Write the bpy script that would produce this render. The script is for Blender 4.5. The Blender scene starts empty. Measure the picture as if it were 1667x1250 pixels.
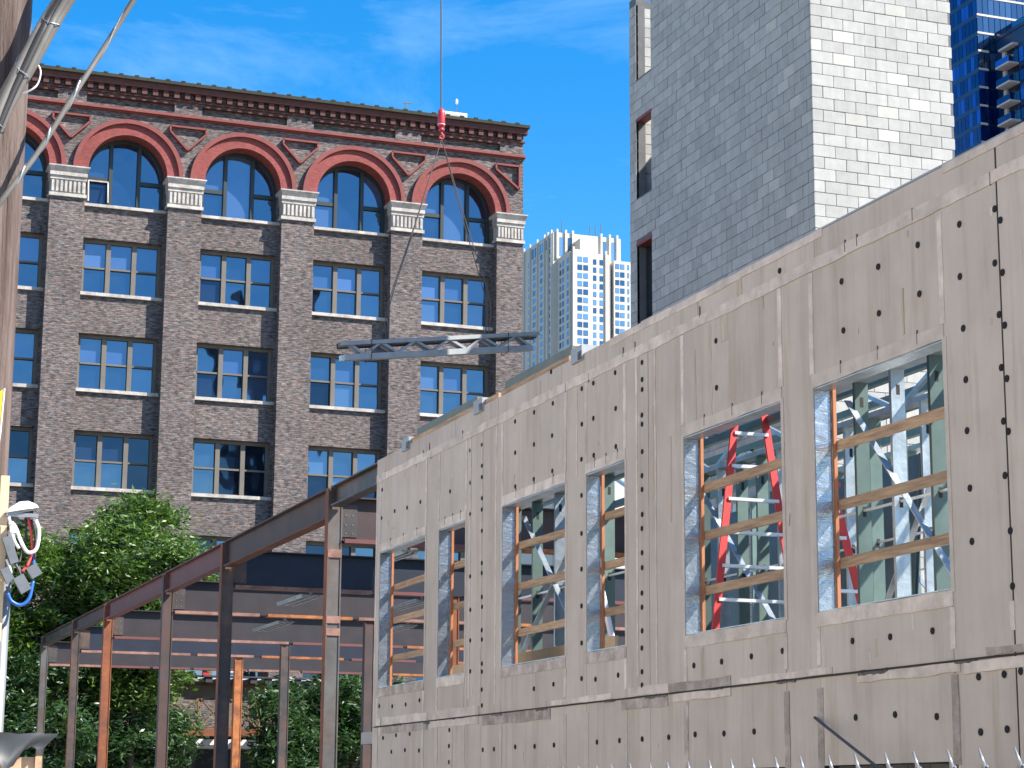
import bpy, math, random
from mathutils import Vector, Matrix, Euler
random.seed(7)
R = math.radians
scene = bpy.context.scene
col = scene.collection

# ------------------------------------------------------------------ camera, sky, sun, exposure
CAM_H = 1.7
PITCH, ROLL, YAW = R(11.43), R(0.36), R(20.25)
cam_data = bpy.data.cameras.new('camera')
cam = bpy.data.objects.new('camera', cam_data)
col.objects.link(cam)
fwd = Vector((math.sin(YAW)*math.cos(PITCH), math.cos(YAW)*math.cos(PITCH), math.sin(PITCH)))
rgt = Vector((math.cos(YAW), -math.sin(YAW), 0))
upv = rgt.cross(fwd)
r2 = rgt*math.cos(ROLL) + upv*math.sin(ROLL)
u2 = upv*math.cos(ROLL) - rgt*math.sin(ROLL)
cam.matrix_world = Matrix(((r2.x, u2.x, -fwd.x, 0), (r2.y, u2.y, -fwd.y, 0), (r2.z, u2.z, -fwd.z, CAM_H), (0, 0, 0, 1)))
cam_data.sensor_width = 36.0
cam_data.lens = 36.0*3400.0/1667.0
cam_data.clip_start = 0.1
cam_data.clip_end = 6000
scene.camera = cam

SUN_EL, SUN_AZ = R(44), R(53)          # azimuth measured from -Y towards +X
sdir = Vector((math.sin(SUN_AZ)*math.cos(SUN_EL), -math.cos(SUN_AZ)*math.cos(SUN_EL), math.sin(SUN_EL)))
world = bpy.data.worlds.new('World')
scene.world = world
world.use_nodes = True
wn, wl = world.node_tree.nodes, world.node_tree.links
wn.clear()
sky = wn.new('ShaderNodeTexSky')
sky.sky_type = 'NISHITA'
sky.sun_disc = False
sky.sun_elevation = SUN_EL
sky.sun_rotation = math.atan2(sdir.x, sdir.y)
sky.altitude = 200
sky.air_density = 1.0
sky.dust_density = 0.5
sky.ozone_density = 3.0
hs = wn.new('ShaderNodeHueSaturation')
hs.inputs['Saturation'].default_value = 1.45
hs.inputs['Value'].default_value = 1.0
wl.new(sky.outputs[0], hs.inputs['Color'])
tc = wn.new('ShaderNodeTexCoord')
mp = wn.new('ShaderNodeMapping')
mp.inputs['Scale'].default_value = (2.0, 2.0, 7.0)
mp.inputs['Location'].default_value = (23.29, 12.07, 0)
mp.inputs['Rotation'].default_value = (0.06, 0.10, 0.3)
nz = wn.new('ShaderNodeTexNoise')
nz.inputs['Scale'].default_value = 2.3
nz.inputs['Detail'].default_value = 7
nz.inputs['Roughness'].default_value = 0.62
nz.inputs['Distortion'].default_value = 0.5
rp = wn.new('ShaderNodeValToRGB')
rp.color_ramp.elements[0].position = 0.50
rp.color_ramp.elements[1].position = 0.80
rp.color_ramp.elements[0].color = (0, 0, 0, 1)
rp.color_ramp.elements[1].color = (0.3, 0.3, 0.3, 1)
cm = wn.new('ShaderNodeMixRGB')
cm.inputs[2].default_value = (3.6, 5.2, 6.6, 1)
wl.new(tc.outputs['Generated'], mp.inputs[0]); wl.new(mp.outputs[0], nz.inputs['Vector'])
wl.new(nz.outputs['Fac'], rp.inputs[0]); wl.new(rp.outputs[0], cm.inputs[0]); wl.new(hs.outputs[0], cm.inputs[1])
bg = wn.new('ShaderNodeBackground')
bg.inputs['Strength'].default_value = 0.11
wo = wn.new('ShaderNodeOutputWorld')
wl.new(cm.outputs[0], bg.inputs['Color']); wl.new(bg.outputs[0], wo.inputs['Surface'])

sun_data = bpy.data.lights.new('sun', 'SUN')
sun_data.energy = 4.9
sun_data.angle = R(0.5)
sun_data.color = (1.0, 0.95, 0.88)
sun = bpy.data.objects.new('sun', sun_data)
sun.rotation_euler = sdir.to_track_quat('Z', 'Y').to_euler()
sun.location = (40, -30, 60)
col.objects.link(sun)

scene.view_settings.view_transform = 'Standard'
scene.view_settings.look = 'None'
scene.view_settings.exposure = 1.2
scene.view_settings.gamma = 1.0
scene.view_settings.use_curve_mapping = False

# ------------------------------------------------------------------ materials
def mat(name, rgb, rough=0.7, metal=0.0, noise=0.0, nscale=6.0, bump=0.0, rnd=0.0, island=0.0, ior=None, streak=0.0, extra=None, stretch=(1, 1, 1), dark=None, bscale=None):
    """Principled material: base colour broken up by world-space noise, per-object and per-piece random tone, vertical streaks and bump."""
    m = bpy.data.materials.new(name)
    m.use_nodes = True
    n, l = m.node_tree.nodes, m.node_tree.links
    b = n['Principled BSDF']
    b.inputs['Roughness'].default_value = rough
    b.inputs['Metallic'].default_value = metal
    if ior: b.inputs['IOR'].default_value = ior
    geo = n.new('ShaderNodeNewGeometry')
    mpn = n.new('ShaderNodeMapping'); mpn.inputs['Scale'].default_value = stretch
    l.new(geo.outputs['Position'], mpn.inputs[0])
    c = n.new('ShaderNodeRGB'); c.outputs[0].default_value = (*rgb, 1)
    out = c.outputs[0]
    def scale_by(out, fac_socket, lo, hi):
        mr = n.new('ShaderNodeMapRange'); mr.inputs['To Min'].default_value = lo; mr.inputs['To Max'].default_value = hi
        l.new(fac_socket, mr.inputs['Value'])
        mx = n.new('ShaderNodeVectorMath'); mx.operation = 'SCALE'
        l.new(out, mx.inputs[0]); l.new(mr.outputs[0], mx.inputs['Scale'])
        return mx.outputs[0]
    def tex(sc, detail=5, rough_=0.6):
        t = n.new('ShaderNodeTexNoise'); t.inputs['Scale'].default_value = sc; t.inputs['Detail'].default_value = detail; t.inputs['Roughness'].default_value = rough_
        l.new(mpn.outputs[0], t.inputs['Vector'])
        return t
    if dark is not None:
        t = tex(nscale*0.6, 6, 0.7)
        rmp = n.new('ShaderNodeValToRGB'); rmp.color_ramp.elements[0].position = 0.42; rmp.color_ramp.elements[1].position = 0.62
        l.new(t.outputs['Fac'], rmp.inputs[0])
        mx = n.new('ShaderNodeMixRGB'); mx.inputs[2].default_value = (*dark, 1)
        l.new(rmp.outputs[0], mx.inputs[0]); l.new(out, mx.inputs[1]); out = mx.outputs[0]
    if noise:
        out = scale_by(out, tex(nscale).outputs['Fac'], 1-noise*1.6, 1+noise*1.6)
    if streak:
        ms = n.new('ShaderNodeMapping'); ms.inputs['Scale'].default_value = (5, 5, 0.25)
        l.new(geo.outputs['Position'], ms.inputs[0])
        t = n.new('ShaderNodeTexNoise'); t.inputs['Scale'].default_value = 2.2; t.inputs['Detail'].default_value = 4
        l.new(ms.outputs[0], t.inputs['Vector'])
        out = scale_by(out, t.outputs['Fac'], 1-streak*1.5, 1+streak*1.5)
    if rnd:
        oi = n.new('ShaderNodeObjectInfo')
        out = scale_by(out, oi.outputs['Random'], 1-rnd, 1+rnd)
    if island:
        out = scale_by(out, geo.outputs['Random Per Island'], 1-island, 1+island)
    if extra: out = extra(n, l, out, geo)
    l.new(out, b.inputs['Base Color'])
    if bump:
        t = tex(bscale or nscale*5, 4)
        bp = n.new('ShaderNodeBump'); bp.inputs['Strength'].default_value = bump; bp.inputs['Distance'].default_value = 0.02
        l.new(t.outputs['Fac'], bp.inputs['Height']); l.new(bp.outputs[0], b.inputs['Normal'])
    return m

def brick_mat(name, c1, c2, cm_, w=0.21, h=0.075, mortar=0.012, bump=0.6, lo1=0.12, hi1=2.0):
    m = bpy.data.materials.new(name); m.use_nodes = True
    n, l = m.node_tree.nodes, m.node_tree.links
    b = n['Principled BSDF']; b.inputs['Roughness'].default_value = 0.85
    geo = n.new('ShaderNodeNewGeometry')
    sp = n.new('ShaderNodeSeparateXYZ'); l.new(geo.outputs['Position'], sp.inputs[0])
    ad = n.new('ShaderNodeMath'); ad.operation = 'ADD'; l.new(sp.outputs[0], ad.inputs[0]); l.new(sp.outputs[1], ad.inputs[1])
    cb = n.new('ShaderNodeCombineXYZ'); l.new(ad.outputs[0], cb.inputs[0]); l.new(sp.outputs[2], cb.inputs[1])
    bt = n.new('ShaderNodeTexBrick')
    bt.inputs['Scale'].default_value = 1.0
    bt.inputs['Brick Width'].default_value = w; bt.inputs['Row Height'].default_value = h
    bt.inputs['Mortar Size'].default_value = mortar; bt.inputs['Mortar Smooth'].default_value = 0.3
    bt.inputs['Bias'].default_value = -0.1
    bt.inputs['Color1'].default_value = (*c1, 1); bt.inputs['Color2'].default_value = (*c2, 1); bt.inputs['Mortar'].default_value = (*cm_, 1)
    l.new(cb.outputs[0], bt.inputs['Vector'])
    def noise(sc, st):
        mpn = n.new('ShaderNodeMapping'); mpn.inputs['Scale'].default_value = st
        l.new(geo.outputs['Position'], mpn.inputs[0])
        t = n.new('ShaderNodeTexNoise'); t.inputs['Scale'].default_value = sc; t.inputs['Detail'].default_value = 5; t.inputs['Roughness'].default_value = 0.65
        l.new(mpn.outputs[0], t.inputs['Vector']); return t
    out = bt.outputs['Color']
    for sc, st, lo, hi in ((4.2, (1, 1, 3.4), lo1, hi1), (0.35, (1, 1, 1), 0.78, 1.22)):
        t = noise(sc, st)
        mr = n.new('ShaderNodeMapRange'); mr.inputs['From Min'].default_value = 0.32; mr.inputs['From Max'].default_value = 0.68
        mr.inputs['To Min'].default_value = lo; mr.inputs['To Max'].default_value = hi
        l.new(t.outputs['Fac'], mr.inputs['Value'])
        mx = n.new('ShaderNodeVectorMath'); mx.operation = 'SCALE'
        l.new(out, mx.inputs[0]); l.new(mr.outputs[0], mx.inputs['Scale']); out = mx.outputs[0]
    # warm / cool tint drift from brick to brick
    t2 = noise(2.2, (1, 1, 2.5)); 
    mxc = n.new('ShaderNodeMixRGB'); mxc.blend_type = 'MULTIPLY'; mxc.inputs[0].default_value = 1
    rmp = n.new('ShaderNodeValToRGB'); rmp.color_ramp.elements[0].position = 0.35; rmp.color_ramp.elements[1].position = 0.65
    rmp.color_ramp.elements[0].color = (0.93, 1.0, 1.06, 1); rmp.color_ramp.elements[1].color = (1.14, 0.96, 0.9, 1)
    l.new(t2.outputs['Fac'], rmp.inputs[0]); l.new(out, mxc.inputs[1]); l.new(rmp.outputs[0], mxc.inputs[2])
    l.new(mxc.outputs[0], b.inputs['Base Color'])
    bp = n.new('ShaderNodeBump'); bp.inputs['Strength'].default_value = bump; bp.inputs['Distance'].default_value = 0.03
    t3 = noise(9, (1, 1, 2))
    sub = n.new('ShaderNodeMath'); sub.operation = 'SUBTRACT'; l.new(t3.outputs['Fac'], sub.inputs[0]); l.new(bt.outputs['Fac'], sub.inputs[1])
    l.new(sub.outputs[0], bp.inputs['Height']); l.new(bp.outputs[0], b.inputs['Normal'])
    return m

def glass_mat(name, rgb, blind, ior=2.6, tint=(1, 1, 1), amount=0.5, rough=0.02):
    """Reflective window glass over a dark room; some panes have a pale blind behind them."""
    m = bpy.data.materials.new(name); m.use_nodes = True
    n, l = m.node_tree.nodes, m.node_tree.links
    b = n['Principled BSDF']
    b.inputs['Roughness'].default_value = rough; b.inputs['IOR'].default_value = ior
    b.inputs['Specular Tint'].default_value = (*tint, 1)
    oi = n.new('ShaderNodeObjectInfo')
    rmp = n.new('ShaderNodeValToRGB'); rmp.color_ramp.elements[0].position = amount; rmp.color_ramp.elements[1].position = min(1, amount+0.25)
    rmp.color_ramp.elements[0].color = (*rgb, 1); rmp.color_ramp.elements[1].color = (*blind, 1)
    l.new(oi.outputs['Random'], rmp.inputs[0]); l.new(rmp.outputs[0], b.inputs['Base Color'])
    geo = n.new('ShaderNodeNewGeometry')
    t = n.new('ShaderNodeTexNoise'); t.inputs['Scale'].default_value = 0.9; t.inputs['Detail'].default_value = 1
    l.new(geo.outputs['Position'], t.inputs['Vector'])
    bp = n.new('ShaderNodeBump'); bp.inputs['Strength'].default_value = 0.06; bp.inputs['Distance'].default_value = 0.2
    l.new(t.outputs['Fac'], bp.inputs['Height']); l.new(bp.outputs[0], b.inputs['Normal'])
    return m

def stain(n, l, out, geo):
    """Rust and dirt marks on the sheathing boards: thresholded runs with their own outlines."""
    ms = n.new('ShaderNodeMapping'); ms.inputs['Scale'].default_value = (1, 2.6, 0.22); ms.inputs['Location'].default_value = (0, 3.1, 0.4)
    l.new(geo.outputs['Position'], ms.inputs[0])
    t = n.new('ShaderNodeTexNoise'); t.inputs['Scale'].default_value = 1.7; t.inputs['Detail'].default_value = 6; t.inputs['Roughness'].default_value = 0.65
    l.new(ms.outputs[0], t.inputs['Vector'])
    rmp = n.new('ShaderNodeValToRGB'); rmp.color_ramp.elements[0].position = 0.50; rmp.color_ramp.elements[1].position = 0.80
    rmp.color_ramp.elements[1].color = (0.6, 0.6, 0.6, 1)
    l.new(t.outputs['Fac'], rmp.inputs[0])
    mx = n.new('ShaderNodeMixRGB'); mx.inputs[2].default_value = (0.30, 0.21, 0.12, 1)
    l.new(rmp.outputs[0], mx.inputs[0]); l.new(out, mx.inputs[1])
    # pale scuffs
    t2 = n.new('ShaderNodeTexNoise'); t2.inputs['Scale'].default_value = 3.1; t2.inputs['Detail'].default_value = 8; t2.inputs['Roughness'].default_value = 0.8
    ms2 = n.new('ShaderNodeMapping'); ms2.inputs['Scale'].default_value = (1, 1.4, 0.7); l.new(geo.outputs['Position'], ms2.inputs[0]); l.new(ms2.outputs[0], t2.inputs['Vector'])
    r2_ = n.new('ShaderNodeValToRGB'); r2_.color_ramp.elements[0].position = 0.60; r2_.color_ramp.elements[1].position = 0.74
    r2_.color_ramp.elements[1].color = (0.35, 0.35, 0.35, 1)
    l.new(t2.outputs['Fac'], r2_.inputs[0])
    mx2 = n.new('ShaderNodeMixRGB'); mx2.inputs[2].default_value = (0.72, 0.68, 0.63, 1)
    l.new(r2_.outputs[0], mx2.inputs[0]); l.new(mx.outputs[0], mx2.inputs[1])
    return mx2.outputs[0]

M = {}
M['board'] = mat('sheathing_board', (0.53, 0.468, 0.395), 0.9, noise=0.13, nscale=1.6, rnd=0.05, streak=0.05, bump=0.05, extra=stain, bscale=60)
M['tape'] = mat('pale_joint_tape', (0.70, 0.61, 0.52), 0.8, noise=0.16, nscale=5, rnd=0.10, bump=0.25, dark=(0.53, 0.46, 0.385))
M['tape_soft'] = mat('thin_skim_tape', (0.575, 0.505, 0.425), 0.85, noise=0.15, nscale=5, rnd=0.07, dark=(0.51, 0.445, 0.375))
M['rust_run'] = mat('brown_rust_run', (0.47, 0.385, 0.275), 0.9, noise=0.2, nscale=4, stretch=(1, 5, 0.6), dark=(0.525, 0.462, 0.388))
M['tape_dark'] = mat('dirty_joint_tape', (0.35, 0.295, 0.245), 0.85, noise=0.3, nscale=6, rnd=0.15, bump=0.25, dark=(0.54, 0.47, 0.41))
M['tape_smear'] = mat('black_sealant_smear', (0.16, 0.14, 0.125), 0.7, noise=0.4, nscale=8, dark=(0.07, 0.065, 0.06))
M['gap'] = mat('dark_wall_core', (0.035, 0.032, 0.03), 0.9)
M['washer'] = mat('black_plastic_washer', (0.012, 0.012, 0.014), 0.9)
M['galv'] = mat('galvanised_steel', (0.40, 0.44, 0.46), 0.36, 0.7, noise=0.3, nscale=5, bump=0.35, bscale=9)
M['galv_wrap'] = mat('crinkled_foil_wrap', (0.42, 0.45, 0.48), 0.27, 0.85, noise=0.2, nscale=4, bump=0.55, bscale=7, stretch=(1, 1, 2.2))
M['stud'] = mat('green_galvanised_stud', (0.12, 0.175, 0.155), 0.45, 0.4, noise=0.25, nscale=3, rnd=0.3)
M['galv_pale'] = mat('pale_galvanised_chord', (0.34, 0.355, 0.36), 0.5, 0.25, noise=0.2, nscale=4)
M['galv_blue'] = mat('blue_grey_steel_sheet', (0.13, 0.18, 0.215), 0.4, 0.35, noise=0.35, nscale=2.2, rnd=0.2)
M['lumber'] = mat('weathered_lumber', (0.47, 0.32, 0.19), 0.8, noise=0.3, nscale=3, rnd=0.15, stretch=(6, 1, 14), dark=(0.31, 0.20, 0.12))
M['lumber_orange'] = mat('orange_wood_strip', (0.38, 0.145, 0.06), 0.7, noise=0.3, nscale=4, stretch=(8, 8, 1))
M['plywood'] = mat('pale_plywood', (0.62, 0.47, 0.30), 0.75, noise=0.2, nscale=3)
M['coping'] = mat('coping_metal', (0.15, 0.15, 0.105), 0.5, 0.3, noise=0.2, nscale=3)
M['rust'] = mat('rusty_primer_steel', (0.088, 0.047, 0.038), 0.7, noise=0.3, nscale=2, rnd=0.12, dark=(0.06, 0.048, 0.048), bump=0.1)
M['rust_orange'] = mat('orange_rusted_steel', (0.24, 0.075, 0.026), 0.8, noise=0.3, nscale=2.5, dark=(0.14, 0.05, 0.026), bump=0.15)
M['rust_bright'] = mat('bright_orange_rust', (0.40, 0.14, 0.04), 0.8, noise=0.3, nscale=5, dark=(0.20, 0.07, 0.03), bump=0.15)
M['rust_soft'] = mat('dull_pink_steel', (0.30, 0.16, 0.12), 0.75, noise=0.3, nscale=4, dark=(0.17, 0.085, 0.065))
M['rust_red'] = mat('red_primer_steel', (0.14, 0.046, 0.041), 0.65, noise=0.2, nscale=2, bump=0.1)
M['mill'] = mat('dark_mill_steel', (0.055, 0.050, 0.048), 0.55, 0.2, noise=0.3, nscale=2, dark=(0.13, 0.08, 0.06))
M['maroon'] = mat('dark_maroon_steel', (0.045, 0.026, 0.026), 0.6, noise=0.3, nscale=2, dark=(0.06, 0.035, 0.03))
M['plum'] = mat('dull_plum_mill_steel', (0.028, 0.021, 0.023), 0.6, noise=0.3, nscale=2, dark=(0.020, 0.017, 0.021))
M['mill_blue'] = mat('blue_black_mill_steel', (0.022, 0.027, 0.042), 0.5, 0.25, noise=0.25, nscale=2)
M['mill_grey'] = mat('grey_mill_steel', (0.135, 0.130, 0.124), 0.5, 0.3, noise=0.3, nscale=2, dark=(0.115, 0.085, 0.068))
M['block'] = mat('concrete_block', (0.385, 0.375, 0.345), 0.92, noise=0.14, nscale=5, rnd=0.085, bump=0.3, bscale=45, streak=0.09)
M['block_far'] = mat('concrete_block_joined', (0.385, 0.375, 0.345), 0.92, noise=0.14, nscale=5, island=0.11, bump=0.3, bscale=45, streak=0.09)
M['block_tan'] = mat('tan_concrete_block', (0.46, 0.44, 0.39), 0.92, noise=0.12, nscale=4, rnd=0.10, bump=0.3, bscale=45)
M['mortar'] = mat('mortar', (0.13, 0.13, 0.128), 0.95, noise=0.2, nscale=8)
M['lintel'] = mat('red_primed_lintel', (0.20, 0.035, 0.03), 0.6)
M['brick'] = brick_mat('grey_brown_brick', (0.145, 0.118, 0.105), (0.070, 0.061, 0.058), (0.105, 0.094, 0.088))
M['red_brick'] = brick_mat('red_arch_brick', (0.235, 0.050, 0.042), (0.19, 0.040, 0.034), (0.21, 0.065, 0.052), 0.08, 0.08, 0.006, 0.15, 0.72, 1.28)
M['red_mould'] = mat('red_terracotta_moulding', (0.19, 0.042, 0.034), 0.75, noise=0.25, nscale=4)
M['dark_red'] = mat('dark_red_corbel_brick', (0.095, 0.036, 0.03), 0.85, noise=0.3, nscale=5, rnd=0.2)
M['moss'] = mat('mossy_roof_edge', (0.030, 0.029, 0.016), 0.9, noise=0.4, nscale=4)
M['stone'] = mat('pale_limestone', (0.47, 0.43, 0.38), 0.85, noise=0.28, nscale=4, rnd=0.08, dark=(0.33, 0.29, 0.255), streak=0.12)
M['frame'] = mat('olive_window_frame', (0.135, 0.118, 0.095), 0.7, noise=0.15, nscale=3)
M['frame_dark'] = mat('dark_green_window_frame', (0.022, 0.028, 0.026), 0.5)
M['glass'] = glass_mat('sky_reflecting_glass', (0.006, 0.012, 0.03), (0.05, 0.085, 0.16), 2.7, (0.62, 0.82, 1.0), 0.55)
M['glass_blind'] = glass_mat('glass_over_pale_blind', (0.035, 0.065, 0.15), (0.07, 0.12, 0.25), 2.5, (0.62, 0.82, 1.0), 0.4)
M['glass_dark'] = glass_mat('dark_window_glass', (0.003, 0.006, 0.015), (0.012, 0.025, 0.06), 1.75, (0.6, 0.8, 1.0), 0.5)
M['tower_wall'] = mat('cream_precast_concrete', (0.58, 0.525, 0.44), 0.85, noise=0.05, nscale=0.2)
M['tower_glass'] = glass_mat('tower_window_glass', (0.012, 0.04, 0.10), (0.10, 0.22, 0.38), 2.4, (0.7, 0.88, 1.0), 0.35)
M['blue_glass'] = glass_mat('cobalt_curtain_wall_glass', (0.001, 0.008, 0.06), (0.010, 0.085, 0.42), 1.75, (0.2, 0.45, 1.0), 0.62)
M['blue_band'] = mat('navy_spandrel', (0.008, 0.03, 0.085), 0.35)
M['balcony'] = mat('balcony_concrete', (0.55, 0.49, 0.44), 0.85)
M['asphalt'] = mat('asphalt', (0.07, 0.07, 0.07), 0.9, noise=0.2, nscale=3)
M['ground'] = mat('site_gravel', (0.17, 0.155, 0.14), 0.95, noise=0.2, nscale=0.4)
M['pavement'] = mat('pavement_concrete', (0.42, 0.40, 0.37), 0.9, noise=0.12, nscale=1.5)
M['slab'] = mat('concrete_slab', (0.36, 0.35, 0.33), 0.9, noise=0.12, nscale=1)
M['bark'] = mat('tree_bark', (0.055, 0.042, 0.032), 0.9, noise=0.3, nscale=6)
M['pole_wood'] = mat('weathered_pole_wood', (0.150, 0.112, 0.095), 0.85, noise=0.35, nscale=9, stretch=(3, 3, 0.16), dark=(0.075, 0.045, 0.036), bump=1.0, bscale=22)
M['cable'] = mat('grey_cable_jacket', (0.15, 0.14, 0.125), 0.55, noise=0.2, nscale=12)
M['cable_dark'] = mat('black_cable_jacket', (0.035, 0.033, 0.032), 0.5)
M['white'] = mat('white_plastic', (0.80, 0.80, 0.80), 0.4)
M['white_pipe'] = mat('grey_white_conduit', (0.28, 0.29, 0.30), 0.35, 0.4, noise=0.1, nscale=6)
M['red_wire'] = mat('red_wire', (0.65, 0.06, 0.07), 0.4)
M['blue_wire'] = mat('blue_wire', (0.02, 0.12, 0.45), 0.4)
M['connector'] = mat('grey_connector', (0.16, 0.17, 0.18), 0.45, 0.3, noise=0.2, nscale=20)
M['yellow'] = mat('yellow_sign_sheet', (0.75, 0.47, 0.01), 0.45, noise=0.1, nscale=10)
M['tarp'] = mat('black_rubber_sheet', (0.032, 0.034, 0.037), 0.5, noise=0.15, nscale=5)
M['osb'] = mat('tan_strand_board', (0.55, 0.36, 0.22), 0.8, noise=0.5, nscale=14)
M['ladder_red'] = mat('red_fibreglass', (0.62, 0.045, 0.04), 0.45, noise=0.08, nscale=4)
M['alu'] = mat('aluminium', (0.78, 0.79, 0.80), 0.35, 0.5)
M['hook_red'] = mat('red_hook_paint', (0.55, 0.03, 0.04), 0.4, noise=0.2, nscale=9)
M['steel_wire'] = mat('steel_rope', (0.12, 0.12, 0.125), 0.5, 0.4)
M['sling'] = mat('brown_wire_sling', (0.10, 0.075, 0.06), 0.6)
M['l_steel'] = mat('brown_painted_track_steel', (0.19, 0.115, 0.06), 0.7, noise=0.2, nscale=2)
M['tie'] = mat('dark_track_timber', (0.045, 0.04, 0.045), 0.8)
M['canopy'] = mat('white_painted_concrete', (0.76, 0.74, 0.70), 0.8, noise=0.08, nscale=2)
M['bounce_cream'] = mat('cream_bounce_facade', (0.74, 0.64, 0.52), 0.85, noise=0.1, nscale=0.6)
M['hvac'] = mat('pale_grey_sheet_metal', (0.66, 0.68, 0.70), 0.5)
M['roof'] = mat('roof_felt', (0.12, 0.115, 0.11), 0.9)

def leaf_mat(name, rgb):
    m = bpy.data.materials.new(name); m.use_nodes = True
    n, l = m.node_tree.nodes, m.node_tree.links
    b = n['Principled BSDF']; b.inputs['Roughness'].default_value = 0.42
    geo = n.new('ShaderNodeNewGeometry')
    rmp = n.new('ShaderNodeValToRGB')
    e = rmp.color_ramp.elements
    e[0].position = 0; e[0].color = (rgb[0]*0.55, rgb[1]*0.6, rgb[2]*0.7, 1)
    e[1].position = 1; e[1].color = (rgb[0]*1.6, rgb[1]*1.35, rgb[2]*0.9, 1)
    l.new(geo.outputs['Random Per Island'], rmp.inputs[0]); l.new(rmp.outputs[0], b.inputs['Base Color'])
    tr = n.new('ShaderNodeBsdfTranslucent'); 
    mxc = n.new('ShaderNodeMixRGB'); mxc.blend_type = 'MULTIPLY'; mxc.inputs[0].default_value = 1; mxc.inputs[2].default_value = (1.25, 1.35, 0.5, 1)
    l.new(rmp.outputs[0], mxc.inputs[1]); l.new(mxc.outputs[0], tr.inputs['Color'])
    ms = n.new('ShaderNodeMixShader'); ms.inputs[0].default_value = 0.3
    l.new(b.outputs[0], ms.inputs[1]); l.new(tr.outputs[0], ms.inputs[2]); l.new(ms.outputs[0], n['Material Output'].inputs['Surface'])
    return m
M['leaf'] = leaf_mat('locust_leaves', (0.075, 0.150, 0.034))
M['leaf_dark'] = leaf_mat('dark_green_leaves', (0.038, 0.095, 0.036))

# ------------------------------------------------------------------ builders
WM = {}
def link(o, parent=None, mw=None):
    mw = mw if mw is not None else Matrix.Identity(4)
    WM[o] = mw
    if parent is not None:
        o.parent = parent
        o.matrix_parent_inverse = WM[parent].inverted()
    o.matrix_basis = mw
    col.objects.link(o)
    return o
def tag(o, label, cat, group=None):
    o['label'] = label; o['category'] = cat
    if group: o['group'] = group
    return o
def thing(name, label, cat, loc=(0, 0, 0), group=None):
    o = bpy.data.objects.new(name, None); o.empty_display_size = 0.2
    link(o, None, Matrix.Translation(Vector(loc)))
    return tag(o, label, cat, group)

class MB:
    def __init__(s): s.v = []; s.f = []
    def add(s, vs, fs):
        k = len(s.v); s.v += [tuple(v) for v in vs]; s.f += [tuple(i+k for i in f) for f in fs]; return s
    def box(s, x0, x1, y0, y1, z0, z1):
        return s.add([(x0,y0,z0),(x1,y0,z0),(x1,y1,z0),(x0,y1,z0),(x0,y0,z1),(x1,y0,z1),(x1,y1,z1),(x0,y1,z1)],
                     [(3,2,1,0),(4,5,6,7),(0,1,5,4),(1,2,6,5),(2,3,7,6),(3,0,4,7)])
    def bar(s, p, q, w, h, up=(0, 0, 1)):
        p, q = Vector(p), Vector(q); d = (q-p).normalized(); upv_ = Vector(up)
        a = d.cross(upv_)
        if a.length < 1e-4: a = d.cross(Vector((1, 0, 0)))
        a.normalize(); b = a.cross(d).normalized()
        vs = []
        for e in (p, q):
            for sa, sb in ((-1,-1),(1,-1),(1,1),(-1,1)): vs.append(e + a*(sa*w/2) + b*(sb*h/2))
        return s.add(vs, [(0,1,2,3),(7,6,5,4),(4,5,1,0),(5,6,2,1),(6,7,3,2),(7,4,0,3)])
    def tube(s, pts, r, n=8, cap=True):
        pts = [Vector(p) for p in pts]; rs = r if isinstance(r, (list, tuple)) else [r]*len(pts)
        k = len(s.v); prev = None
        for i, p in enumerate(pts):
            d = (pts[min(i+1, len(pts)-1)] - pts[max(i-1, 0)])
            d = d.normalized() if d.length > 1e-9 else Vector((0, 0, 1))
            if prev is None:
                a = d.cross(Vector((0, 0, 1)))
                if a.length < 1e-3: a = d.cross(Vector((1, 0, 0)))
            else: a = prev - d*prev.dot(d)
            a.normalize(); prev = a; b = d.cross(a)
            for j in range(n):
                t = 2*math.pi*j/n; s.v.append(tuple(p + (a*math.cos(t) + b*math.sin(t))*rs[i]))
        for i in range(len(pts)-1):
            for j in range(n):
                j2 = (j+1) % n
                s.f.append((k+i*n+j, k+i*n+j2, k+(i+1)*n+j2, k+(i+1)*n+j))
        if cap:
            s.f.append(tuple(k+j for j in reversed(range(n)))); e = k+(len(pts)-1)*n; s.f.append(tuple(e+j for j in range(n)))
        return s
    def prism(s, poly, axis, a0, a1):
        """poly: list of 2D points; extruded along axis ('x','y','z') from a0 to a1."""
        n = len(poly); vs = []
        for a in (a0, a1):
            for (u, w) in poly:
                vs.append({'x': (a, u, w), 'y': (u, a, w), 'z': (u, w, a)}[axis])
        fs = [tuple(range(n)), tuple(reversed(range(n, 2*n)))]
        for i in range(n): j = (i+1) % n; fs.append((i, i+n, j+n, j))
        return s.add(vs, fs)
    def mesh(s, name):
        me = bpy.data.meshes.new(name); me.from_pydata(s.v, [], s.f); me.update(); return me
    def build(s, name, m, parent=None, origin=None, smooth=False, kind=None):
        if origin is None:
            origin = (sum(v[0] for v in s.v)/len(s.v), sum(v[1] for v in s.v)/len(s.v), min(v[2] for v in s.v))
        o3 = Vector(origin); s.v = [tuple(Vector(v)-o3) for v in s.v]
        me = s.mesh(name); me.materials.append(M[m])
        import bmesh
        bm = bmesh.new(); bm.from_mesh(me); bmesh.ops.recalc_face_normals(bm, faces=bm.faces); bm.to_mesh(me); bm.free()
        if smooth:
            for p in me.polygons: p.use_smooth = True
        o = bpy.data.objects.new(name, me)
        link(o, parent, Matrix.Translation(o3))
        if kind: o['kind'] = kind
        return o

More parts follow.
